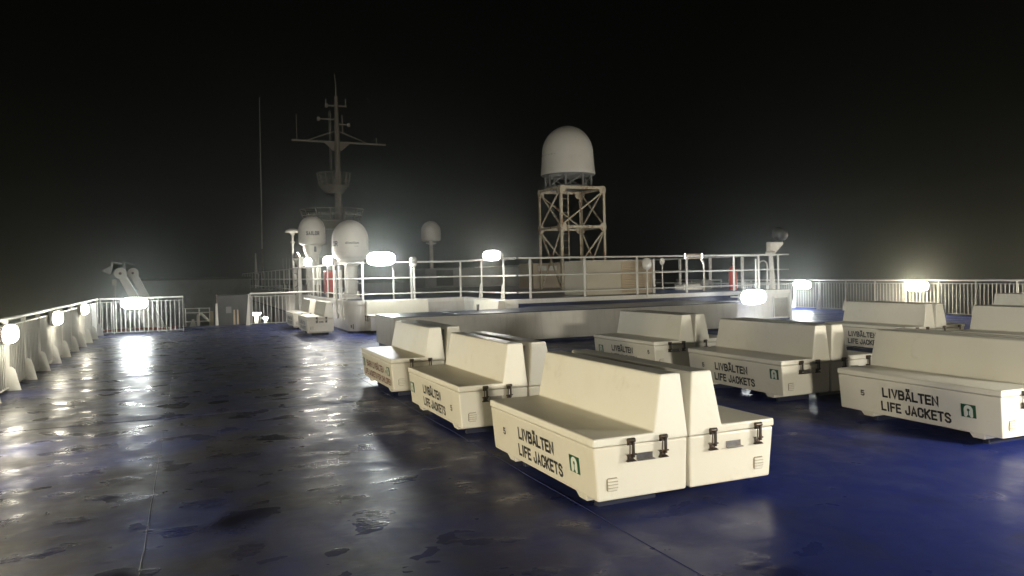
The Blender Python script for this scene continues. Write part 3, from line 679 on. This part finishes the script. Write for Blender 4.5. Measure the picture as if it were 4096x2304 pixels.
rg_ = MB(); rg_.tube([(.022, 0, 0), (.318, 0, 0)], .012, 6); RG = rg_.mesh('rung', 'tower_paint')
for k in range(13): ob('rung', RG, lad, (0, 0, .25 + k * .28))
r4 = thing('radome', 'big white radome with LINK lettering on top of the lattice tower', 'radome', (tx + tw / 2 - .12, ty + tw / 2, ZH + ZT))
b_ = MB()
pr = [(1.04, .52), (1.07, .56), (1.06, .62), (1.03, .9), (1.0, 1.35)]
for i in range(1, 15):
    a = PI / 2 * i / 14; pr.append((1.0 * math.cos(a) + 1e-5, 1.35 + 1.08 * math.sin(a)))
b_.lathe(pr, 48); ob('dome', b_.mesh('dome', 'radome_white'), r4)
b_ = MB(); b_.lathe([(.2, .46), (.98, .47), (1.05, .515)], 40); ob('dome_floor', b_.mesh('dome_floor', 'grey_paint'), r4)
for k in range(8):
    a = 2 * PI * k / 8 + .2; b_ = MB(); b_.beam((.9 * math.cos(a), .9 * math.sin(a), .0), (.9 * math.cos(a), .9 * math.sin(a), .47), .06, .06); ob('strut', b_.mesh('strut', 'grey_paint'), r4)
    a2 = a + 2 * PI / 8; b_ = MB(); b_.beam((.9 * math.cos(a), .9 * math.sin(a), .06), (.9 * math.cos(a2), .9 * math.sin(a2), .44), .03, .03); ob('diagonal', b_.mesh('diagonal', 'grey_paint'), r4)
b_ = MB(); b_.tube([(.9 * math.cos(2 * PI * k / 24), .9 * math.sin(2 * PI * k / 24), .03) for k in range(25)], .03, 6); ob('ring', b_.mesh('ring', 'grey_paint'), r4)
wrap_text(r4, 'SEALINK', 1.0, math.atan2(-25.5, -13) - .98, 1.12, .95, .15, 'letter_grey', .0)
wrap_text(r4, 'satellite', 1.0, math.atan2(-25.5, -13) - .86, .98, .5, .06, 'letter_grey', .0)

# ------------------------------------------------------------------ mast
ms = thing('radar_mast', 'tall dim mast with long crossarm and two railed platforms behind the radomes', 'mast', (8.27, 45.2, ZH))
def zz(z): return z - ZH
b_ = MB(); b_.tube([(0, 0, 0), (0, 0, 5.6), (0, 0, 9.2), (0, 0, 11.3)], [.26, .21, .15, .11], 12); ob('pole', b_.mesh('pole', 'mast_paint'), ms)
b_ = MB(); b_.tube([(0, 0, 11.3), (0, 0, 11.9), (-.06, 0, 12.6)], [.05, .04, .015], 6); ob('topmast', b_.mesh('topmast', 'mast_paint'), ms)
b_ = MB(); b_.hexa([(-2.6, -.05, 8.56), (2.9, -.05, 8.52), (2.9, .05, 8.52), (-2.6, .05, 8.56), (-2.6, -.05, 8.66), (2.9, -.05, 8.62), (2.9, .05, 8.62), (-2.6, .05, 8.66)]); ob('crossarm', b_.mesh('crossarm', 'mast_paint'), ms)
for s_ in (-1, 1):
    b_ = MB(); b_.prism([(0, 8.0), (s_ * .25, 8.1), (s_ * .75, 8.55), (0, 8.55)] if s_ > 0 else [(0, 8.55), (s_ * .75, 8.55), (s_ * .25, 8.1), (0, 8.0)], lambda a, z: (a, -.03, z), lambda a, z: (a, .03, z)); ob('knee', b_.mesh('knee', 'mast_paint'), ms)
    b_ = MB(); b_.beam((s_ * 1.7, 0, 8.64), (s_ * .1, 0, 9.25), .05, .05); ob('brace', b_.mesh('brace', 'mast_paint'), ms)
for x, z0, z1 in ((-2.3, 8.6, 10.1), (2.35, 8.6, 8.95), (-.6, 10.75, 11.1), (.55, 10.78, 11.15)):
    b_ = MB(); b_.tube([(x, 0, z0), (x, 0, z1)], .03, 6); ob('aerial', b_.mesh('aerial', 'mast_paint'), ms)
for x0, x1, z in ((-.62, .6, 10.73), (-1.1, 0, 9.92), (0, .75, 9.65)):
    b_ = MB(); b_.beam((x0, 0, z), (x1, 0, z), .07, .07); b_.box(x0 - .03 if abs(x0) > abs(x1) else x1 - .12, x0 + .12 if abs(x0) > abs(x1) else x1 + .03, -.06, .06, z - .12, z + .1); ob('yard', b_.mesh('yard', 'mast_paint'), ms)
for x in (-.42, -.34): 
    b_ = MB(); b_.tube([(x, .1, 7.0), (x, .1, 10.4)], .02, 6); ob('ladder_rail', b_.mesh('ladder_rail', 'mast_paint'), ms)
b_ = MB(); b_.tube([(.35, 0, 9.1), (.32, 0, 10.2)], .04, 6); ob('antenna', b_.mesh('antenna', 'mast_paint'), ms)
for zc, rx, hh in ((6.0, .85, .75), (3.9, 1.6, .7)):
    pf = ob('platform', None, ms, (-.25 if zc > 5 else -.4, 0, zc))
    b_ = MB(); b_.lathe([(rx * .6, -.42), (rx * .92, -.05), (rx, 0), (rx, .04)], 18); ob('platform_floor', b_.mesh('platform_floor', 'mast_paint'), pf)
    for k in range(14):
        a = 2 * PI * k / 14; b_ = MB(); b_.beam((rx * math.cos(a), rx * math.sin(a), .04), (rx * 1.15 * math.cos(a), rx * 1.15 * math.sin(a), hh), .05, .05); ob('stanchion', b_.mesh('stanchion', 'mast_paint'), pf)
    for f_, z in ((1.15, hh), (1.07, hh * .5)):
        b_ = MB(); b_.tube([(rx * f_ * math.cos(2 * PI * k / 28), rx * f_ * math.sin(2 * PI * k / 28), z) for k in range(29)], .025, 6); ob('rail', b_.mesh('rail', 'mast_paint'), pf)

# ------------------------------------------------------------------ antennas
def whip(label, x, y, z0, z1, r=.03, base=.9, lean=0):
    t = thing('whip_antenna', label, 'antenna', (x, y, z0))
    b_ = MB(); b_.tube([(0, 0, 0), (0, 0, base)], r * 1.7, 8); b_.box(-.1, .1, -.1, .1, 0, .03); ob('base', b_.mesh('base', 'mast_paint'), t)
    b_ = MB(); b_.tube([(0, 0, base), (lean * .4, 0, (z1 - z0) * .5), (lean, 0, z1 - z0)], [r, r * .8, r * .35], 6); ob('rod', b_.mesh('rod', 'radome_white'), t)
    return t
whip('very tall thin whip antenna standing left of the mast', 3.72 + .75, 52.0, ZH, 13.4, .035, 2.6, .1)
w2 = whip('short stout antenna beside the tall whip antenna', 4.4, 56.5, ZH, 3.4, .12, 1.0)
for i, (y, z1, lb_) in enumerate(((39.9, 2.62, 'leftmost of three thin short rods on the far roof rail'), (38.4, 2.6, 'middle of three thin short rods on the far roof rail'), (37.3, 2.52, 'rightmost of three thin short rods on the far roof rail'), (31.8, 2.62, 'single thin rod between floodlight post and SAILOR radome'), (29.5, 2.62, 'thin rod left of the farther pole lamp'), (28.45, 2.65, 'thin rod rising behind the farther pole lamp'))):
    whip(lb_, 4.42, y, ZH, z1, .014, .4)
mu = thing('mushroom_antenna', 'flat mushroom-shaped antenna on a slim pole left of the SAILOR radome', 'antenna', (4.27, 34.6, ZH))
b_ = MB(); b_.tube([(0, 0, 0), (0, 0, 2.6)], .05, 10); b_.lathe([(.05, 2.2), (.11, 2.23), (.11, 2.27), (.05, 2.3)], 14); ob('pole', b_.mesh('pole', 'radome_white'), mu)
b_ = MB(); b_.lathe([(.07, 2.56), (.1, 2.64), (.31, 2.67), (.335, 2.70), (.27, 2.79), (.12, 2.84), (.001, 2.85)], 28); ob('cap', b_.mesh('cap', 'radome_white'), mu)

# floodlight post at the left roof edge
fp = thing('floodlight_post', 'white post with a lit floodlight and bracket at the far left roof edge', 'floodlight', (4.12, 32.2, .0))
for y in (.55, -.65):
    b_ = MB(); b_.box(-.06, .06, y - .06, y + .06, -.02, 2.0); ob('post', b_.mesh('post', 'white_paint', .006), fp)
for k in range(4):
    b_ = MB(); b_.tube([(-.05, .5, .9 + k * .3), (.03, -.1 - .1 * (k % 2), 1.15 + k * .2), (-.04, -.6, 1.0 + k * .28)], .012, 6); ob('cable', b_.mesh('cable', 'black_paint'), fp)
b_ = MB(); b_.beam((0, .7, 2.4), (0, -.9, 2.05), .12, .08); ob('arm', b_.mesh('arm', 'white_paint'), fp)
b_ = MB(); b_.box(-.1, .1, -1.3, -.75, 2.02, 2.42); ob('junction_box', b_.mesh('junction_box', 'white_paint', .01), fp)
b_ = MB(); b_.lathe([(.02, 0), (.1, .05), (.16, .2), (.165, .24)], 16); hd = ob('floodlight_head', b_.mesh('floodlight_head', 'steel'), fp, (-.05, .9, 2.46)); hd.rotation_euler = (R(60), 0, R(110))
b_ = MB(); b_.lathe([(.001, .241), (.15, .242), (.12, .27), (.001, .285)], 16); o = ob('lens', b_.mesh('lens', 'lamp_small'), hd)

rb = thing('red_cabinet', 'red upright cabinet on the roof edge behind the deckhouse rail', 'cabinet', (4.42, 26.2, ZH))
b_ = MB(); b_.box(-.17, .17, -.28, .28, .12, .90); ob('body', b_.mesh('body', 'red_paint', .03, 2), rb)
b_ = MB(); b_.box(-.175, -.171, -.22, .22, .2, .82); ob('door', b_.mesh('door', 'red_paint'), rb)
b_ = MB(); b_.box(-.12, .12, -.2, .2, 0, .119); ob('foot', b_.mesh('foot', 'dark_metal'), rb)

# ------------------------------------------------------------------ roof machinery
ac = thing('ventilation_unit', 'cream ventilation cabinet with tan slatted panel behind the front roof rail', 'cabinet', (10.45, 19.05, ZH))
b_ = MB(); b_.box(0, 2.25, 0, 1.4, .004, .98); ob('body', b_.mesh('body', 'cream_paint', .02, 2), ac)
b_ = MB(); b_.box(-.02, 2.27, -.02, 1.42, .981, 1.0); ob('cover', b_.mesh('cover', 'white_paint'), ac)
pn = ob('slatted_panel', None, ac)
b_ = MB(); b_.box(1.14, 2.16, -.012, -.001, .04, .94); ob('backing', b_.mesh('backing', 'tan_paint'), pn)
b_ = MB(); b_.hexa([(1.16, -.03, 0), (2.14, -.03, 0), (2.14, -.0125, .012), (1.16, -.0125, .012), (1.16, -.03, .006), (2.14, -.03, .006), (2.14, -.0125, .03), (1.16, -.0125, .03)]); SLT = b_.mesh('slat', 'tan_paint')
for k in range(17): ob('slat', SLT, pn, (0, 0, .06 + k * .05))
b_ = MB(); b_.box(2.18, 2.25, -.08, -.0205, 0, 1.0); ob('corner_post', b_.mesh('corner_post', 'white_paint'), ac)
bx = thing('equipment_box', 'tan equipment cabinet on the roof behind the lattice tower', 'cabinet', (13.35, 29.0, ZH))
b_ = MB(); b_.box(0, 1.85, 0, 1.5, .004, 1.08); ob('body', b_.mesh('body', 'tan_paint', .02), bx)
b_ = MB(); b_.box(.25, .62, -.012, -.001, .75, .95); b_.box(.75, 1.1, -.012, -.001, .75, .95); ob('vent_panel', b_.mesh('vent_panel', 'white_paint'), bx)
bx2 = thing('far_deck_block', 'dark hazy block on the roof far behind the bright lamp', 'cabinet', (11.0, 37.0, ZH))
b_ = MB(); b_.box(0, 7.5, 0, 3, .004, 1.0); ob('body', b_.mesh('body', 'grey_paint', .03), bx2)
b_ = MB(); b_.box(.6, 1.5, -.02, -.001, .1, .9); ob('door', b_.mesh('door', 'dark_grey'), bx2)
def dish(label, loc, r, ph, tilt):
    t = thing('dish_antenna', label, 'antenna', loc)
    b_ = MB(); b_.tube([(0, 0, 0), (0, 0, ph - r * .6), (0, .06, ph)], .022, 8); ob('pole', b_.mesh('pole', 'white_paint'), t)
    b_ = MB(); b_.lathe([(.001, .05), (r * .5, .035), (r * .85, .01), (r, -.02), (r * .98, -.03), (r * .8, 0), (.001, .03)], 28); o = ob('reflector', b_.mesh('reflector', 'white_paint'), t, (0, -.02, ph)); o.rotation_euler = (R(90 + tilt), 0, R(12))
dish('round white disc on a pole in front of the slatted cabinet', (11.9, 18.17, .85), .18, .96, 0)
dish('small white disc on a pole beyond the slatted cabinet', (15.3, 22.4, ZH), .13, .98, 8)
# floodlight seen from behind
fb = thing('floodlight', 'brown-backed floodlight facing away at the front roof rail, lit edge showing', 'floodlight', (14.12, 18.95, ZH))
b_ = MB(); b_.tube([(.33, 0, 0), (.33, 0, .82), (.28, .05, 1.0)], .03, 8); b_.tube([(-.32, 0, 0), (-.32, 0, .85), (-.25, .05, 1.0)], .03, 8); ob('post', b_.mesh('post', 'white_paint'), fb)
b_ = MB(); b_.box(-.27, .27, .0, .12, 1.0, 1.16); ob('housing', b_.mesh('housing', 'tan_paint', .02), fb)
b_ = MB(); b_.box(-.24, .24, .121, .16, 1.01, 1.15); b_.box(.271, .30, .03, .12, 1.02, 1.06); b_.box(.271, .30, .03, .12, 1.1, 1.14); ob('lens', b_.mesh('lens', 'lamp_small'), fb)
fd = thing('pillar_light', 'bright narrow lit strip between the tower legs on the roof', 'lamp', (15.3, 30.9, ZH))
b_ = MB(); b_.box(-.16, .16, 0, .1, .0, 1.08); ob('housing', b_.mesh('housing', 'white_paint', .01), fd)
b_ = MB(); b_.box(-.1, .1, -.03, -.001, .1, 1.0); ob('lens', b_.mesh('lens', 'lamp_small'), fd)
lk = thing('white_locker', 'low white locker on the roof behind the front rail', 'locker', (15.45, 20.6, ZH))
b_ = MB(); b_.box(-.55, .5, 0, .5, .004, .16); ob('body', b_.mesh('body', 'white_paint', .012), lk)
b_ = MB(); b_.box(-.56, .51, -.01, .51, .161, .18); ob('lid', b_.mesh('lid', 'white_paint'), lk)
vt = thing('mushroom_vent', 'grey rounded vent on the roof beside the red cylinder', 'vent', (15.75, 20.5, ZH))
b_ = MB(); b_.lathe([(.14, .0), (.14, .12), (.22, .14), (.22, .2), (.16, .3), (.001, .34)], 20); ob('cowl', b_.mesh('cowl', 'grey_paint'), vt)
rc = thing('red_cylinder', 'tall red cylinder on the roof behind the right end of the rail', 'cylinder', (16.0, 19.5, ZH))
b_ = MB(); b_.lathe([(.13, .0), (.13, .62), (.1, .70), (.03, .74), (.03, .78)], 20); ob('body', b_.mesh('body', 'red_paint'), rc)
b_ = MB(); b_.lathe([(.06, .781), (.06, .80), (.001, .81)], 12); ob('valve', b_.mesh('valve', 'dark_metal'), rc)
sl_ = thing('searchlight', 'unlit black searchlight on a bracket at the right end of the deckhouse roof', 'searchlight', (16.7, 18.55, ZH))
b_ = MB(); b_.tube([(.05, 0, 0), (0, 0, 1.1)], [.08, .06], 12); ob('post', b_.mesh('post', 'white_paint'), sl_)
b_ = MB(); b_.lathe([(.001, 0), (.13, .02), (.16, .08), (.13, .16), (.001, .18)], 16); o = ob('swivel', b_.mesh('swivel', 'white_paint'), sl_, (-.04, -.02, 1.03))
b_ = MB(); b_.prism([(-.10, 1.12), (.08, 1.12), (.42, 1.40), (.42, 1.47), (-.10, 1.47)], lambda a, z: (a, -.09, z), lambda a, z: (a, .09, z)); ob('bracket', b_.mesh('bracket', 'white_paint', .01), sl_)
b_ = MB(); b_.lathe([(.08, .1), (.17, .14), (.25, .27), (.255, .34)], 20); hd = ob('head', b_.mesh('head', 'black_paint'), sl_, (.2, 0, 1.53)); hd.rotation_euler = (R(-12), R(48), 0)
b_ = MB(); b_.lathe([(.001, .345), (.22, .341), (.22, .36), (.001, .375)], 20); ob('lens', b_.mesh('lens', 'steel'), hd)
b_ = MB(); b_.tube([(.21, -.06, -.12), (.27, -.06, .1), (.2, -.06, .25)], .012, 6); ob('yoke', b_.mesh('yoke', 'black_paint'), hd)
ap = thing('arched_pipe', 'thin arched vent pipe beside the searchlight post', 'pipe', (16.33, 18.5, ZH))
b_ = MB(); b_.tube([(-.17, 0, 0), (-.17, 0, .72)] + [(-.17 * math.cos(a), 0, .75 + .15 * math.sin(a)) for a in [k * PI / 8 for k in range(1, 8)]] + [(.17, 0, .72), (.17, 0, 0)], .022, 8); ob('pipe', b_.mesh('pipe', 'white_paint'), ap)

# ------------------------------------------------------------------ stair opening, davits and lower foredeck
sp = thing('stair_post', 'white tapered post with dark upper half at the stair opening', 'post', (.87, 28.5, -.4))
b_ = MB(); b_.hexa([(-.06, -.03, 0), (.06, -.03, 0), (.06, .03, 0), (-.06, .03, 0), (-.03, -.02, 1.18), (.03, -.02, 1.18), (.03, .02, 1.18), (-.03, .02, 1.18)]); ob('lower_post', b_.mesh('lower_post', 'white_paint'), sp)
b_ = MB(); b_.tube([(0, 0, 1.181), (0, 0, 1.54)], .022, 8); ob('upper_post', b_.mesh('upper_post', 'dark_metal'), sp)
sp = thing('stair_bracket', 'pair of short tapered cream brackets beyond the stair opening', 'bracket', (1.5, 29.5, -.8))
for x in (0, .12):
    b_ = MB(); b_.hexa([(x - .06, -.02, 0), (x + .05, -.02, 0), (x + .05, .02, 0), (x - .06, .02, 0), (x - .02, -.02, 1.3), (x + .02, -.02, 1.3), (x + .02, .02, 1.3), (x - .02, .02, 1.3)]); ob('plate', b_.mesh('plate', 'tan_paint'), sp)
dw = thing('stair_casing', 'dark grey casing wall beyond the stair opening', 'casing', (.95, 31.5, -2.6))
b_ = MB(); b_.box(0, 1.35, 0, .8, 0, 3.6); ob('wall', b_.mesh('wall', 'dark_grey', .01), dw)
b_ = MB(); b_.box(.35, .55, -.02, -.001, 2.9, 3.15); ob('plaque', b_.mesh('plaque', 'grey_paint'), dw)
def low_flood(label, x, y, zt, r):
    t = thing('foredeck_floodlight', label, 'floodlight', (x, y, -2.6))
    b_ = MB(); b_.tube([(0, 0, 0), (0, 0, zt + 2.5)], .07, 10); ob('pole', b_.mesh('pole', 'white_paint'), t)
    b_ = MB(); b_.lathe([(r * .3, zt + 2.66), (r * .8, zt + 2.64), (r, zt + 2.6)], 20); ob('shade', b_.mesh('shade', 'white_paint'), t)
    b_ = MB(); b_.lathe([(.001, zt + 2.50), (r * .5, zt + 2.51), (r * .9, zt + 2.59), (.001, zt + 2.6)], 20); ob('lens', b_.mesh('lens', 'lamp_small'), t)
low_flood('left of two lit floodlights on the lower foredeck beyond the short rail', 2.18, 35.0, .42, .2)
low_flood('right of two lit floodlights on the lower foredeck, behind the rail bars', 2.72, 35.5, .08, .24)
low_flood('small lit floodlight low behind the short rail', 3.12, 35.6, -.14, .13)
def davit(label, y, tipx, tipz, basex):
    t = thing('davit_arm', label, 'davit', (0, y, -2.6))
    tip = Vector((tipx, 0, tipz + 2.6)); bs = Vector((basex + .45, 0, .3)); d_ = (tip - bs).normalized(); nx = Vector((d_.z, 0, -d_.x))
    b_ = MB(); w0, w1 = .25, .13
    b_.hexa([bs - nx * w0 + Vector((0, -.14, 0)), bs + nx * w0 + Vector((0, -.14, 0)), bs + nx * w0 + Vector((0, .14, 0)), bs - nx * w0 + Vector((0, .14, 0)), tip - nx * w1 + Vector((0, -.1, 0)), tip + nx * w1 + Vector((0, -.1, 0)), tip + nx * w1 + Vector((0, .1, 0)), tip - nx * w1 + Vector((0, .1, 0))])
    ob('arm', b_.mesh('arm', 'davit_paint', .012), t)
    b_ = MB(); pts = [(tip.x + .21 * math.cos(k * PI / 10), tip.z + .2 * math.sin(k * PI / 10)) for k in range(20)]
    b_.prism(pts, lambda a, z: (a, -.12, z), lambda a, z: (a, .12, z)); ob('head_plate', b_.mesh('head_plate', 'davit_paint', .01), t)
    b_ = MB(); b_.lathe([(.001, -.13), (.05, -.13), (.05, .13), (.001, .13)], 12); o = ob('sheave_pin', b_.mesh('sheave_pin', 'dark_metal'), t, tuple(tip)); o.rotation_euler = (R(90), 0, 0)
    b_ = MB(); b_.prism([(-.62, .1), (-.3, -.05), (-.25, .3)], lambda a, z: (tip.x + a, -.05, tip.z + z), lambda a, z: (tip.x + a, .05, tip.z + z)); b_.tube([(tip.x - .3, 0, tip.z + .15), (tip.x - .28, 0, tip.z + .42), (tip.x + .05, 0, tip.z + .36)], .045, 8); ob('fork', b_.mesh('fork', 'grey_paint'), t)
    b_ = MB(); b_.tube([(tip.x - .2, 0, tip.z - .2), (tip.x - .2, 0, tip.z - 2.2)], .018, 6); b_.box(tip.x - .28, tip.x - .14, -.05, .05, tip.z - .42, tip.z - .22); ob('fall', b_.mesh('fall', 'rope'), t)
    b_ = MB(); b_.box(basex - .1, basex + 1.0, -.3, .3, 0, .32); ob('foot', b_.mesh('foot', 'davit_paint', .01), t)
davit('nearer white davit arm rising behind the left walkway rail', 31.0, -2.28, 1.92, -.75)
davit('farther dim davit arm just right of the nearer one', 33.8, -2.04, 1.95, -.72)
lbt = thing('lifeboat', 'orange boat hull showing low through the left walkway rail', 'boat', (-1.95, 30.2, -.25))
b_ = MB()
secs = [(-1.5, .02, .12), (-1.1, .35, .3), (-.4, .5, .38), (.5, .5, .38), (1.2, .32, .3), (1.5, .02, .12)]
vs = []; fs = []
for sx, w, h_ in secs: vs += [(sx, -w, .12), (sx, -w * .7, -h_ * .6), (sx, 0, -h_), (sx, w * .7, -h_ * .6), (sx, w, .12), (sx, 0, .2)]
for i in range(5):
    for k in range(6): fs.append((i * 6 + k, i * 6 + (k + 1) % 6, (i + 1) * 6 + (k + 1) % 6, (i + 1) * 6 + k))
b_.add(vs, fs, True); o = ob('hull', b_.mesh('hull', 'orange_paint'), lbt, (0, 0, 0))
b_ = MB(); b_.box(-.3, .3, -.25, .25, -2.35, -.36); ob('cradle', b_.mesh('cradle', 'grey_paint'), lbt)
fr_ = thing('foredeck_rail', 'low white pipe rail on the lower foredeck beyond the stair opening', 'railing', (-.2, 34, -2.6))
for z in (3.04, 2.86, 2.5):
    tubeob('rail', [(0, 0, z), (.98, 0, z)], .018, fr_)
for x in (.03, .55, .96): tubeob('stanchion', [(x, 0, 0), (x, 0, 3.05)], .02, fr_)
b_ = MB(); b_.box(.97, 1.1, -.05, .05, 0, 2.9); ob('end_post', b_.mesh('end_post', 'tan_paint'), fr_)
gn = thing('gooseneck_vent', 'white bent vent pipe behind the foredeck rail', 'vent', (.42, 34.6, -2.6))
b_ = MB(); b_.tube([(-.12, 0, 0), (-.12, 0, 2.62)] + [(-.0 - .12 * math.cos(a), 0, 2.65 + .13 * math.sin(a)) for a in [k * PI / 8 for k in range(1, 6)]] + [(.34, 0, 2.45)], .05, 10); ob('pipe', b_.mesh('pipe', 'white_paint'), gn)
wn_ = thing('winch', 'pale winch with sloped cover on the lower foredeck', 'winch', (.1, 34.7, -2.6))
b_ = MB(); b_.hexa([(-.22, -.2, 1.9), (.25, -.2, 1.9), (.25, .2, 1.9), (-.22, .2, 1.9), (-.03, -.1, 2.55), (.06, -.1, 2.55), (.06, .1, 2.55), (-.03, .1, 2.55)]); ob('cover', b_.mesh('cover', 'white_paint'), wn_)
b_ = MB(); b_.box(-.25, .28, -.22, .22, 0, 1.899); ob('bed', b_.mesh('bed', 'grey_paint'), wn_)
fw_ = thing('foredeck_house', 'dark hazy structure at the far end of the lower foredeck', 'deckhouse', (0, 0, 0))
b_ = MB(); b_.box(-3.1, 4.1, 58, 62, -2.6, 1.6); ob('wall', b_.mesh('wall', 'grey_paint'), fw_)
b_ = MB(); b_.box(-3.15, 4.15, 57.9, 62.1, 1.601, 1.75); ob('roof', b_.mesh('roof', 'dark_grey'), fw_)

# ------------------------------------------------------------------ haze: damp sea air around the lamps
m = bpy.data.materials.new('haze'); m.use_nodes = True; n = m.node_tree; n.nodes.clear()
o_ = n.nodes.new('ShaderNodeOutputMaterial'); pv = n.nodes.new('ShaderNodeVolumePrincipled')
pv.inputs['Color'].default_value = (.86, .90, .86, 1); pv.inputs['Density'].default_value = HAZE; pv.inputs['Anisotropy'].default_value = .935
n.links.new(pv.outputs[0], o_.inputs['Volume']); MATS['haze'] = m
hz = MB(); hz.box(-210, 210, -210, 210, -23.5, 24); h_ = ob('haze', hz.mesh('haze', 'haze')); h_['kind'] = 'stuff'
